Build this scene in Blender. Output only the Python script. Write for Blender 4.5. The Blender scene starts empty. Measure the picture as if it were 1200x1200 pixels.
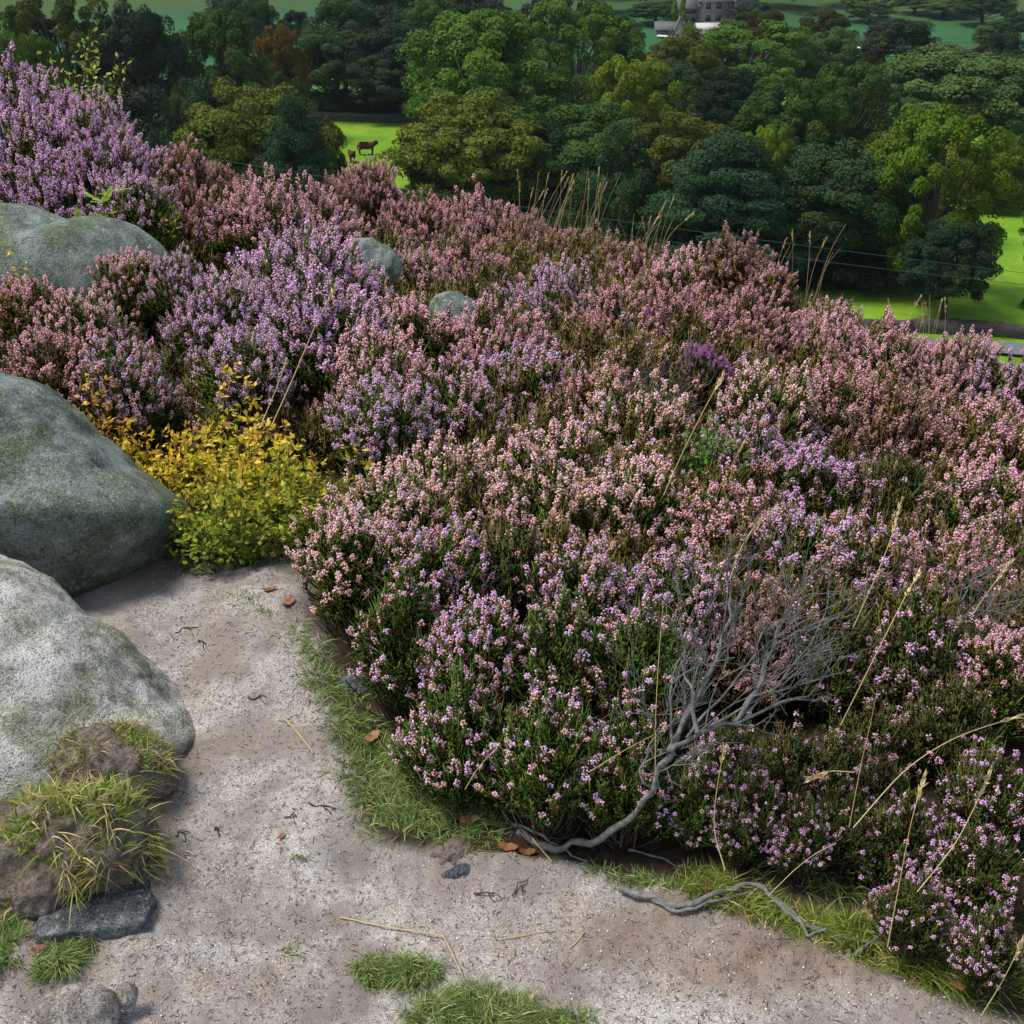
import bpy, bmesh, math
import numpy as np
from mathutils import Vector
PI = math.pi
S = bpy.context.scene
C = S.collection
# ------------------------------------------------------------------ camera frame (used to lay the place out)
FOV = 45.0
PITCH = math.radians(27.4)
CAMZ = 1.6
FPX = 600 / math.tan(math.radians(FOV / 2))
FW = np.array([0, math.cos(PITCH), -math.sin(PITCH)])
UP = np.array([0, math.sin(PITCH), math.cos(PITCH)])
RT = np.array([1.0, 0, 0])
CAM = np.array([0, 0, CAMZ])

def ray(u, v):
    u = np.asarray(u, float); v = np.asarray(v, float)
    return FW + ((u - 600) / FPX)[..., None] * RT + ((600 - v) / FPX)[..., None] * UP

def at_y(u, v, y):
    d = ray(u, v)
    return CAM + d * (np.asarray(y, float) / d[..., 1])[..., None]

def at_z(u, v, z):
    d = ray(u, v)
    return CAM + d * ((np.asarray(z, float) - CAMZ) / d[..., 2])[..., None]

# ------------------------------------------------------------------ value noise
def _h(ix, iy, iz):
    n = (ix * 374761393 + iy * 668265263 + iz * 2147483647 % 1013904223) & 0xFFFFFFFF
    n = ((n ^ (n >> 13)) * 1274126177) & 0xFFFFFFFF
    return ((n ^ (n >> 16)) & 0xFFFF) / 65535.0

def vnoise(x, y, z=0.0):
    x, y, z = np.broadcast_arrays(np.asarray(x, float), np.asarray(y, float), np.asarray(z, float))
    ix, iy, iz = [np.floor(a).astype(np.int64) for a in (x, y, z)]
    fx, fy, fz = x - ix, y - iy, z - iz
    fx, fy, fz = [a * a * (3 - 2 * a) for a in (fx, fy, fz)]
    r = 0
    for a in (0, 1):
        for b in (0, 1):
            for c in (0, 1):
                r = r + _h(ix + a, iy + b, iz + c) * (fx if a else 1 - fx) * (fy if b else 1 - fy) * (fz if c else 1 - fz)
    return r * 2 - 1

def fbm(x, y, z=0.0, o=4):
    r, a = 0, 1.0
    for i in range(o):
        r = r + a * vnoise(x * 2 ** i + 17.3 * i, y * 2 ** i + 5.1 * i, z * 2 ** i + 3.7 * i); a *= .5
    return r

def sstep(a, b, x):
    t = np.clip((x - a) / (b - a), 0, 1)
    return t * t * (3 - 2 * t)

# ------------------------------------------------------------------ terrain
_EDGE = [(330, 690), (335, 740), (350, 800), (385, 870), (405, 950), (440, 985), (560, 1000), (640, 1012), (760, 1040),
         (860, 1085), (980, 1130), (1090, 1175), (1190, 1225), (1400, 1400)]
_ew = at_z([p[0] for p in _EDGE], [p[1] for p in _EDGE], 0.0)
_eo = np.argsort(_ew[:, 1]); EDGE_Y, EDGE_X = _ew[_eo, 1], _ew[_eo, 0]
MOUND = at_z(95, 985, 0.05)
BANK = at_z(135, 885, 0.1)

def path_mask(x, y):
    xb = np.interp(y, EDGE_Y, EDGE_X) + 0.03 * fbm(x * 9, y * 9, 3.0, 3)
    m = sstep(-0.03, 0.06, xb - x + .045) * (1 - sstep(2.72, 2.95, y + 0.05 * fbm(x * 7, y * 7, 1.0, 2)))
    return m

def yedge(x):
    return np.interp(x, [-6, -3, 0, 1, 2, 3, 5], [8.2, 8.2, 7.9, 7.5, 6.7, 6.0, 5.2])

def moor(x, y):
    xc = np.clip(x, -5, 6)
    z = -0.10 * np.maximum(0, y - 2.6) - 0.22 * np.maximum(0, xc - 0.3) * sstep(1.6, 4.0, y)
    z = z + 0.85 * np.exp(-((xc + 2.7) / 1.15) ** 2 - ((y - 5.9) / 1.2) ** 2)
    return z

def ground(x, y):
    x = np.asarray(x, float); y = np.asarray(y, float)
    ye = yedge(x)
    z1 = moor(x, np.minimum(y, ye))
    e = y - ye
    z1 = z1 - 0.66 * np.logaddexp(0, e * 2.2) / 2.2 - 0.02 * np.maximum(0, x - 6)
    d = np.hypot(x, y)
    val = -30 + 0.35 * fbm(x * .02, y * .02, 0, 2) + 0.055 * 40 * np.logaddexp(0, (d - 290) / 40)
    k = 2.0
    z = k * np.logaddexp(z1 / k, val / k)
    near = (1 - sstep(4, 9, d))
    z = z + near * (0.018 * fbm(x * 2.3, y * 2.3, 5.0, 3))
    pm = path_mask(x, y) * near
    z = z + pm * (.012 * fbm(x * 4.5, y * 4.5, 6.0, 2) + 0.006 * fbm(x * 14, y * 14, 2.0, 3) + .003 * fbm(x * 50, y * 50, 8.0, 2))
    # sunken tread of the path, the turf bank between the boulders
    z = z - 0.03 * pm * sstep(.0, .25, np.interp(y, EDGE_Y, EDGE_X) - x)
    for c, rx, ry, h in ((MOUND, .14, .10, .14), (BANK, .085, .07, .12)):
        q = ((x - c[0]) / rx) ** 2 + ((y - c[1]) / ry) ** 2
        z = z + h * .35 * np.exp(-q ** 1.6) * (1 + .25 * fbm(x * 25, y * 25, 4.0, 3))
    return z

def gpt(u, v):
    u = np.atleast_1d(np.asarray(u, float)); v = np.atleast_1d(np.asarray(v, float))
    z = np.zeros(u.shape)
    for _ in range(14):
        p = at_z(u, v, z)
        z = .5 * z + .5 * ground(p[:, 0], p[:, 1])
    p = at_z(u, v, z)
    p[:, 2] = ground(p[:, 0], p[:, 1])
    return p

# ------------------------------------------------------------------ mesh helpers
def nrm(a):
    return a / np.maximum(np.linalg.norm(a, axis=-1, keepdims=True), 1e-9)

def perp(D):
    ref = np.where(np.abs(D[..., 2:3]) < .8, np.array([0, 0, 1.0]), np.array([1.0, 0, 0]))
    a = nrm(np.cross(D, ref)); b = np.cross(D, a)
    return a, b

class G:
    def __init__(s): s.V, s.F, s.K, s.n = [], [], [], 0
    def add(s, V, F, col=None):
        V = np.asarray(V, float).reshape(-1, 3); F = np.asarray(F, np.int64)
        s.V.append(V); s.F.append(F + s.n)
        if col is None: col = (.5, .5, .5)
        s.K.append(np.broadcast_to(np.asarray(col, float), (len(V), 3)))
        s.n += len(V); return s
    def build(s, name, mat=None, parent=None, smooth=False):
        me = bpy.data.meshes.new(name)
        V = np.concatenate(s.V); K = np.concatenate(s.K)
        me.vertices.add(len(V)); me.vertices.foreach_set('co', V.astype(np.float32).ravel())
        loops = np.concatenate([f.ravel() for f in s.F]); 
        tot = np.concatenate([np.full(len(f), f.shape[1]) for f in s.F])
        st = np.concatenate([[0], np.cumsum(tot)[:-1]])
        me.loops.add(len(loops)); me.loops.foreach_set('vertex_index', loops.astype(np.int32))
        me.polygons.add(len(tot)); me.polygons.foreach_set('loop_start', st.astype(np.int32))
        if smooth: me.polygons.foreach_set('use_smooth', np.ones(len(tot), bool))
        me.update(calc_edges=True)
        at = me.attributes.new('col', 'FLOAT_COLOR', 'POINT')
        at.data.foreach_set('color', np.c_[K, np.ones(len(K))].astype(np.float32).ravel())
        return link(name, me, mat, parent)

def link(name, me, mat=None, parent=None):
    if mat is not None and not me.materials: me.materials.append(mat)
    o = bpy.data.objects.new(name, me); C.objects.link(o)
    if parent is not None: o.parent = parent
    return o

def tag(o, label=None, cat=None, group=None, kind=None):
    if label: o['label'] = label
    if cat: o['category'] = cat
    if group: o['group'] = group
    if kind: o['kind'] = kind
    return o

def empty(name, loc=(0, 0, 0), rz=0):
    o = bpy.data.objects.new(name, None); o.empty_display_size = .1; C.objects.link(o)
    o.location = [float(a) for a in loc]; o.rotation_euler = (0, 0, rz); return o

def tubes(g, P, R, s=3, col=None, cap=False):
    P = np.asarray(P, float); R = np.broadcast_to(np.asarray(R, float), P.shape[:2])
    N, K = P.shape[:2]
    T = nrm(np.gradient(P, axis=1))
    D = nrm(P[:, -1] - P[:, 0] + 1e-6)
    ref = np.where(np.abs(D[:, 2:3]) < .7, np.array([0, 0, 1.0]), np.array([1.0, .2, 0]))[:, None, :]
    a = nrm(np.cross(T, ref)); b = np.cross(T, a)
    an = np.arange(s) * 2 * PI / s
    V = P[:, :, None] + R[:, :, None, None] * (np.cos(an)[None, None, :, None] * a[:, :, None] + np.sin(an)[None, None, :, None] * b[:, :, None])
    idx = np.arange(N * K * s).reshape(N, K, s); nx = np.roll(idx, -1, axis=2)
    F = np.stack([idx[:, :-1], nx[:, :-1], nx[:, 1:], idx[:, 1:]], -1).reshape(-1, 4)
    c = None
    if col is not None:
        c = np.asarray(col, float)
        if c.ndim == 2: c = np.repeat(c, K * s, axis=0)
    g.add(V, F, c)
    if cap:
        for row in (0, K - 1):
            f = idx[:, row]
            if row == 0: f = f[:, ::-1]
            g.F.append(f + g.n - N * K * s)

def spindles(g, A, B, R, col, mid=.4):
    """thin three-sided shoots from A to B"""
    D = nrm(B - A); a, b = perp(D); M = A + (B - A) * mid
    R = np.broadcast_to(np.asarray(R, float), (len(A),))[:, None]
    V = np.stack([A, M + a * R, M + (-.5 * a + .87 * b) * R, M + (-.5 * a - .87 * b) * R, B], 1)
    i = (np.arange(len(A)) * 5)[:, None]
    F = np.concatenate([i + np.array(t) for t in ((0, 2, 1), (0, 3, 2), (0, 1, 3), (4, 1, 2), (4, 2, 3), (4, 3, 1))])
    g.add(V, F, np.repeat(col, 5, 0))

def octas(g, P, D, L, R, col):
    """little bell buds"""
    a, b = perp(D); L = L[:, None]; R = R[:, None]
    V = np.stack([P - D * L, P + a * R, P + b * R, P - a * R, P - b * R, P + D * L], 1)
    i = (np.arange(len(P)) * 6)[:, None]
    F = np.concatenate([i + np.array(t) for t in ((0, 2, 1), (0, 3, 2), (0, 4, 3), (0, 1, 4), (5, 1, 2), (5, 2, 3), (5, 3, 4), (5, 4, 1))])
    g.add(V, F, np.repeat(col, 6, 0))

def leaves(g, P, U, W, col, fold=.0):
    """pointed leaves: centre P, half length U, half width W"""
    N = np.cross(U, W); N = nrm(N) * np.linalg.norm(W, axis=-1, keepdims=True) * fold
    V = np.stack([P - U, P + W + N, P + U, P - W + N], 1)
    i = (np.arange(len(P)) * 4)[:, None]
    g.add(V, np.concatenate([i + np.array((0, 1, 2)), i + np.array((0, 2, 3))]) if fold else i + np.array((0, 1, 2, 3)), np.repeat(col, 4, 0))

def blades(g, P, D, L, W, bend, col, rg, seg=4):
    """curved grass blades: root P, direction D, length L, droop bend"""
    N = len(P); t = np.linspace(0, 1, seg + 1)[None, :, None]
    L = L[:, None, None]; 
    hor = nrm(np.c_[D[:, :2] + rg.normal(0, .15, (N, 2)), np.zeros(N)])[:, None]
    Q = P[:, None] + D[:, None] * L * t + (hor * .6 - np.array([0, 0, 1.0]) * .55) * (bend[:, None, None] * L * t ** 2.2)
    side = nrm(np.cross(D, nrm(np.c_[rg.normal(0, 1, (N, 2)), np.zeros(N)] + 1e-4)))[:, None]
    w = W[:, None, None] * (1 - t ** 1.6 * .95)
    V = np.stack([Q - side * w, Q + side * w], 2)
    i = np.arange(N * (seg + 1) * 2).reshape(N, seg + 1, 2)
    F = np.stack([i[:, :-1, 0], i[:, :-1, 1], i[:, 1:, 1], i[:, 1:, 0]], -1).reshape(-1, 4)
    c = np.repeat(col, (seg + 1) * 2, 0).copy()
    c[:, 1] = np.tile(np.repeat(np.linspace(0, 1, seg + 1), 2), N)
    g.add(V, F, c)

def box(g, c, s, rz=0, col=None):
    x, y, z = [a / 2 for a in s]
    V = np.array([(i, j, k) for i in (-x, x) for j in (-y, y) for k in (-z, z)])
    ca, sa = math.cos(rz), math.sin(rz)
    V = np.c_[V[:, 0] * ca - V[:, 1] * sa, V[:, 0] * sa + V[:, 1] * ca, V[:, 2]] + np.asarray(c)
    g.add(V, [(0, 1, 3, 2), (4, 6, 7, 5), (0, 4, 5, 1), (2, 3, 7, 6), (0, 2, 6, 4), (1, 5, 7, 3)], col)

# ------------------------------------------------------------------ materials
class M:
    def __init__(s, name):
        s.m = bpy.data.materials.new(name); s.m.use_nodes = True
        s.t = s.m.node_tree; s.t.nodes.clear()
        s.out = s.n('ShaderNodeOutputMaterial')
    def n(s, typ, **kw):
        nd = s.t.nodes.new(typ)
        for k, v in kw.items(): setattr(nd, k, v)
        return nd
    def l(s, a, b): s.t.links.new(a, b)
    def put(s, v, sock):
        if hasattr(v, 'is_linked') or hasattr(v, 'links'): s.l(v, sock)
        else: sock.default_value = (*v, 1) if isinstance(v, tuple) and len(v) == 3 and sock.type == 'RGBA' else v
    def attr(s):
        a = s.n('ShaderNodeAttribute', attribute_name='col'); q = s.n('ShaderNodeSeparateColor'); s.l(a.outputs['Color'], q.inputs[0])
        return q.outputs
    def noise(s, scale, detail=4, rough=.55, coord=None, dist=0):
        nd = s.n('ShaderNodeTexNoise'); nd.inputs['Scale'].default_value = scale; nd.inputs['Detail'].default_value = detail
        nd.inputs['Roughness'].default_value = rough; nd.inputs['Distortion'].default_value = dist
        s.l(coord if coord is not None else s.coord(), nd.inputs['Vector']); return nd.outputs['Fac']
    def coord(s):
        if not hasattr(s, '_c'): s._c = s.n('ShaderNodeTexCoord').outputs['Object']
        return s._c
    def ramp(s, f, stops, interp='LINEAR'):
        r = s.n('ShaderNodeValToRGB'); r.color_ramp.interpolation = interp; e = r.color_ramp.elements
        while len(e) < len(stops): e.new(.5)
        for k, (p, c) in enumerate(stops):
            e[k].position = p; e[k].color = (*c, 1) if isinstance(c, tuple) else (c, c, c, 1)
        s.l(f, r.inputs[0]); return r.outputs[0]
    def mix(s, f, a, b, mode='MIX'):
        m = s.n('ShaderNodeMix', data_type='RGBA', blend_type=mode)
        s.put(f, m.inputs[0]); s.put(a, m.inputs[6]); s.put(b, m.inputs[7]); return m.outputs[2]
    def math(s, op, a, b=0.0, clamp=False):
        m = s.n('ShaderNodeMath', operation=op, use_clamp=clamp); s.put(a, m.inputs[0]); s.put(b, m.inputs[1]); return m.outputs[0]
    def vary(s, colr, f, lo, hi):
        """brightness variation of a colour by a 0..1 factor"""
        r = s.n('ShaderNodeMapRange'); s.l(f, r.inputs[0]); r.inputs[3].default_value = lo; r.inputs[4].default_value = hi
        v = s.n('ShaderNodeVectorMath', operation='SCALE'); s.put(colr, v.inputs[0]); s.l(r.outputs[0], v.inputs['Scale'])
        return v.outputs[0]
    def bump(s, h, st=.3, d=.01):
        b = s.n('ShaderNodeBump'); b.inputs['Strength'].default_value = st; b.inputs['Distance'].default_value = d
        s.l(h, b.inputs['Height']); return b.outputs[0]
    def surf(s, colr, rough=.8, spec=.2, normal=None, trans=0.0):
        p = s.n('ShaderNodeBsdfPrincipled'); s.put(colr, p.inputs['Base Color']); s.put(rough, p.inputs['Roughness'])
        p.inputs['Specular IOR Level'].default_value = spec
        if normal is not None: s.l(normal, p.inputs['Normal'])
        o = p.outputs[0]
        if trans:
            t = s.n('ShaderNodeBsdfTranslucent'); s.put(colr, t.inputs['Color'])
            m = s.n('ShaderNodeMixShader'); m.inputs[0].default_value = trans; s.l(o, m.inputs[1]); s.l(t.outputs[0], m.inputs[2]); o = m.outputs[0]
        s.l(o, s.out.inputs['Surface']); return s.m

def plain(name, c, rough=.8, var=.25, scale=20):
    m = M(name); return m.surf(m.vary(c, m.noise(scale), 1 - var, 1 + var), rough)

def leafmat(name, stops, var=(.65, 1.3), trans=.3, rough=.55, spec=.25):
    """colour picked per leaf from the random value carried by each leaf"""
    m = M(name); a = m.attr()
    return m.surf(m.vary(m.ramp(a[0], stops), a[2], *var), rough, spec, trans=trans)

def tree_mat(name):
    m = M(name); a = m.attr(); oi = m.n('ShaderNodeObjectInfo')
    c = m.vary(oi.outputs['Color'], a[0], .70, 1.30)
    c = m.mix(a[1], c, m.mix(1.0, c, (1.22, 1.08, .7), 'MULTIPLY'))
    return m.surf(c, .7, .06, trans=.2)

def bark_mat(name, c, sc=9):
    m = M(name); n = m.noise(sc, 6, .65)
    return m.surf(m.ramp(n, [(.3, tuple(a * .5 for a in c)), (.7, tuple(a * 1.4 for a in c))]), .9, .1, m.bump(n, .6, .02))

HK = {  # heather kinds: fresh upper florets, older lower florets, foliage
    'lilac': ((.70, .45, .76), (.78, .50, .65), (.065, .100, .016)),
    'pink': ((.82, .50, .68), (.80, .43, .43), (.075, .100, .018)),
    'cream': ((.83, .56, .70), (.84, .52, .42), (.065, .105, .018)),
    'mixed': ((.68, .46, .82), (.78, .43, .38), (.050, .095, .014)),
    'salmon': ((.77, .43, .56), (.64, .34, .35), (.085, .080, .020)),
    'brown': ((.54, .31, .36), (.38, .21, .18), (.085, .062, .022)),
    'purple': ((.66, .40, .73), (.72, .42, .58), (.055, .080, .018)),
    'magenta': ((.50, .14, .54), (.50, .20, .48), (.035, .065, .018)),
}
def flower_mat(kind):
    m = M('heather_' + kind + '_flowers'); a = m.attr(); top, bot, _ = HK[kind]
    c = m.mix(m.ramp(a[0], [(.25, 0.0), (.8, 1.0)]), top, bot)
    c = m.vary(c, a[1], .75, 1.25)
    c = m.mix(m.ramp(a[2], [(.6, 0.0), (1.0, .55)]), c, m.mix(.5, bot, (.30, .16, .10)))
    return m.surf(c, .6, .2, trans=.25)
def heath_leaf_mat(kind):
    m = M('heather_' + kind + '_foliage'); a = m.attr(); c = HK[kind][2]
    c = m.ramp(a[0], [(0, tuple(x * .6 for x in c)), (.6, c), (1, (c[0] * 2.0, c[1] * 2.0, c[2] * 1.1))])
    c = m.mix(m.ramp(a[2], [(.72, 0.0), (.95, .8)]), c, (.10, .055, .025))
    return m.surf(c, .6, .2, trans=.15)
# ------------------------------------------------------------------ ground: one sheet from the path to the far hills
def build_ground():
    r = [0.25]
    while r[-1] < 1150:
        q = r[-1]
        r.append(q * (1.05 if q < .9 else 1.0075 if q < 4 else 1.012 if q < 12 else 1.022 if q < 60 else 1.035))
    r = np.array(r)
    th = np.radians(np.concatenate([np.arange(-42, 42, .22), np.arange(42, 318, 4.0)]))
    T, Rr = np.meshgrid(th, r)
    X, Y = Rr * np.sin(T), Rr * np.cos(T)
    Z = ground(X, Y)
    nr, nt = X.shape
    i = np.arange(nr * nt).reshape(nr, nt); j = np.roll(i, -1, axis=1)
    F = np.stack([i[:-1], j[:-1], j[1:], i[1:]], -1).reshape(-1, 4)[:, ::-1]
    d = np.hypot(X, Y)
    pm = path_mask(X, Y) * (1 - sstep(4, 8, d))
    valley = sstep(-26, -29.2, Z) * sstep(40, 60, d)
    soil = sum(np.exp(-(((X - c[0]) / rx) ** 2 + ((Y - c[1]) / ry) ** 2) ** 1.5) for c, rx, ry in ((MOUND, .17, .13), (BANK, .11, .09)))
    for (u, v), rx, ry, k in (((900, 1120), .30, .10, .75), ((300, 1135), .13, .06, .6), ((640, 1085), .16, .07, .4), ((860, 1060), .12, .05, .6), ((225, 860), .10, .10, .45)):
        c = at_z(u, v, 0.0); soil = soil + k * np.exp(-((X - c[0]) / rx) ** 2 - ((Y - c[1]) / ry) ** 2) * np.clip(.75 + .8 * fbm(X * 9, Y * 9, 3.0, 4), 0, 1.2)
    g = G()
    g.add(np.c_[X.ravel(), Y.ravel(), Z.ravel()], F, np.c_[pm.ravel(), valley.ravel(), np.clip(soil, 0, 1).ravel()])
    V0 = np.array([[0, 0, float(ground(0, 0))]])
    g.add(V0, np.zeros((0, 3), int), (0, 0, 0))
    k = g.n - 1
    g.F.append(np.stack([np.full(nt, k), i[0], j[0]], -1)[:, ::-1])
    m = M('moor_ground'); a = m.attr(); co = m.coord()
    # bare gritty path: pale quartz sand, grey dust, brown heather litter
    n1, n2, n3, n4 = m.noise(3.2, 5, .6), m.noise(38, 6, .7), m.noise(330, 2, .6), m.noise(120, 3, .7)
    sand = m.ramp(n1, [(.30, (.225, .218, .21)), (.5, (.28, .279, .276)), (.68, (.325, .333, .342))])
    sand = m.mix(m.ramp(n2, [(.47, 0.0), (.64, .8)]), sand, (.165, .135, .118))
    sand = m.mix(m.ramp(n4, [(.56, 0.0), (.64, .8)]), sand, (.085, .065, .058))
    sand = m.mix(m.ramp(n3, [(.58, 0.0), (.66, .75)]), sand, (.62, .58, .57))
    sand = m.mix(m.ramp(n3, [(.32, .8), (.40, 0.0)]), sand, (.07, .055, .05))
    n5 = m.noise(5.5, 4, .6)
    sand = m.mix(m.ramp(n5, [(.44, 0.0), (.60, .85)]), sand, m.mix(n2, (.085, .074, .068), (.225, .203, .19)))
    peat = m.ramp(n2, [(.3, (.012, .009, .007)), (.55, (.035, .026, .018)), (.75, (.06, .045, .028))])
    bank = m.ramp(n2, [(.3, (.05, .038, .028)), (.55, (.15, .11, .085)), (.75, (.24, .19, .16))])
    field = m.ramp(m.noise(.09, 6, .65), [(.3, (.065, .15, .010)), (.5, (.105, .215, .013)), (.72, (.16, .265, .024))])
    fn = m.noise(.9, 5, .7)
    field = m.vary(field, fn, .55, 1.45)
    far = m.ramp(m.noise(.012, 3, .5), [(.35, (.010, .058, .026)), (.5, (.018, .088, .032)), (.65, (.012, .066, .030))])
    sp = m.n('ShaderNodeSeparateXYZ'); m.l(co, sp.inputs[0])
    far = m.vary(far, m.noise(.07, 7, .7), .55, 1.45); fr = m.n('ShaderNodeMapRange'); m.l(sp.outputs[1], fr.inputs[0]); fr.inputs[1].default_value = 175; fr.inputs[2].default_value = 230
    field = m.mix(fr.outputs[0], field, far)  # bluish cast of distant haze painted into the field colour across the valley
    slope = m.ramp(m.noise(1.1, 6, .7), [(.3, (.018, .035, .008)), (.55, (.04, .07, .014)), (.75, (.085, .10, .025))])
    # rough grass on the slope, peat where it is close
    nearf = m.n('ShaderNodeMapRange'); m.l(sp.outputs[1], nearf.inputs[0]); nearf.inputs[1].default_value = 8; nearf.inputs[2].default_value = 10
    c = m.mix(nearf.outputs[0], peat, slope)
    c = m.mix(a[1], c, field)
    c = m.mix(a[0], c, sand)
    c = m.mix(a[2], c, bank)
    hb = m.math('ADD', m.math('MULTIPLY', n2, 1.0), m.math('MULTIPLY', n3, .35))
    return tag(g.build('ground', m.surf(c, .95, .1, m.bump(hb, .55, .012)), smooth=True), kind='structure')
build_ground()

def strip(name, pts, w, lift, mat, n=160):
    """a ribbon laid on the terrain"""
    pts = np.array(pts, float); t = np.linspace(0, len(pts) - 1, n)
    x = np.interp(t, range(len(pts)), pts[:, 0]); y = np.interp(t, range(len(pts)), pts[:, 1])
    T = nrm(np.c_[np.gradient(x), np.gradient(y)])
    N = np.c_[-T[:, 1], T[:, 0]]
    rows = [np.c_[x + N[:, 0] * w * s, y + N[:, 1] * w * s] for s in (-.5, -.17, .17, .5)]
    V = np.stack([np.c_[q, ground(q[:, 0], q[:, 1]) + lift] for q in rows], 1)
    i = np.arange(n * 4).reshape(n, 4)
    F = np.stack([i[:-1, :-1], i[:-1, 1:], i[1:, 1:], i[1:, :-1]], -1).reshape(-1, 4)[:, ::-1]
    return tag(G().add(V, F).build(name, mat), kind='structure')
asphalt = plain('asphalt', (.10, .11, .125), .85, .3, 2)
ROADPTS = [(-60, 80), (0, 85), (24, 87.0), (31, 87.6), (36, 87), (60, 80), (150, 70)]
strip('road', ROADPTS, 2.6, .25, asphalt)
strip('country_lane', [(30, 272), (45, 268), (64, 258), (82, 244), (110, 225)], 2.6, .35, plain('lane_gravel', (.40, .42, .42), .9, .2, 3))

def wall_line(name, label, pts, h, th, mat, n=120, cat='wall', lump=.12, kind=None):
    pts = np.array(pts, float); t = np.linspace(0, len(pts) - 1, n)
    x = np.interp(t, range(len(pts)), pts[:, 0]); y = np.interp(t, range(len(pts)), pts[:, 1])
    T = nrm(np.c_[np.gradient(x), np.gradient(y)]); N = np.c_[-T[:, 1], T[:, 0]]
    z = ground(x, y); rows = []
    for k, (s, hh) in enumerate(((-1, -.6), (-1, .45), (-.72, 1), (.72, 1), (1, .45), (1, -.6))):
        q = np.c_[x + N[:, 0] * s * th / 2, y + N[:, 1] * s * th / 2]
        q += N * (fbm(t * 3 + k * 9, k * 7.0, 1.0, 2) * th * lump)[:, None]
        rows.append(np.c_[q, z + hh * h * (1 + lump * (1 if hh > 0 else 0) * fbm(t * 4, k * 3.0, 2.0, 3))])
    V = np.stack(rows, 1); i = np.arange(n * 6).reshape(n, 6)
    F = np.stack([i[:-1, :-1], i[:-1, 1:], i[1:, 1:], i[1:, :-1]], -1).reshape(-1, 4)
    g = G().add(V, F)
    for row in (0, n - 1): g.F.append(i[row][None, ::-1] if row else i[row][None])
    return tag(g.build(name, mat), label, cat, kind=kind)
drystone = bark_mat('dry_stone', (.06, .054, .052), 3.5)
wall_line('dry_stone_wall', 'low dark dry stone wall between the grey road and the bright green field', [(10, 91), (24, 90.5), (31, 91), (37, 90), (60, 83), (90, 79)], .95, .6, drystone, 420, lump=.3)
wall_line('field_wall', 'faint stone wall along the grass behind the brown cattle', [(-32, 182), (-16, 180), (10, 183)], 1.2, .6, drystone)

# ------------------------------------------------------------------ boulders
def rock_mat(name, dark, mid, pale, moss, mossamt, speck):
    m = M(name)
    n1, n2, n3, n4 = m.noise(3.6, 6, .66), m.noise(15, 7, .74), m.noise(95, 5, .75), m.noise(260, 2, .7)
    c = m.ramp(n1, [(.36, dark), (.5, mid), (.60, pale)])
    c = m.mix(m.ramp(n2, [(.47, 0.0), (.60, .75)]), c, pale)
    c = m.mix(m.ramp(n2, [(.34, .85), (.46, 0.0)]), c, dark)
    c = m.mix(m.math('MULTIPLY', m.ramp(m.noise(5.5, 7, .7, dist=.8), [(.46, 0.0), (.60, 1.0)]), mossamt), c, moss)
    # crisp lichen discs and flecks
    ln = m.noise(26, 5, .62, dist=.6)
    c = m.mix(m.ramp(ln, [(.605, 0.0), (.625, speck)]), c, (.42, .46, .40))
    c = m.mix(m.ramp(n3, [(.57, 0.0), (.63, speck)]), c, (.55, .58, .54))
    c = m.mix(m.ramp(n3, [(.36, .8), (.43, 0.0)]), c, tuple(a * .45 for a in dark))
    c = m.mix(m.ramp(n4, [(.36, .8), (.45, 0.0)]), c, tuple(a * .3 for a in dark))
    c = m.mix(m.ramp(n4, [(.60, 0.0), (.68, .6)]), c, tuple(min(a * 1.5, .7) for a in pale))
    h = m.math('ADD', m.math('MULTIPLY', n2, 1.3), m.math('ADD', m.math('MULTIPLY', n3, .6), m.math('MULTIPLY', n4, .35)))
    return m.surf(c, .95, .12, m.bump(h, .8, .018))

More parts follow.
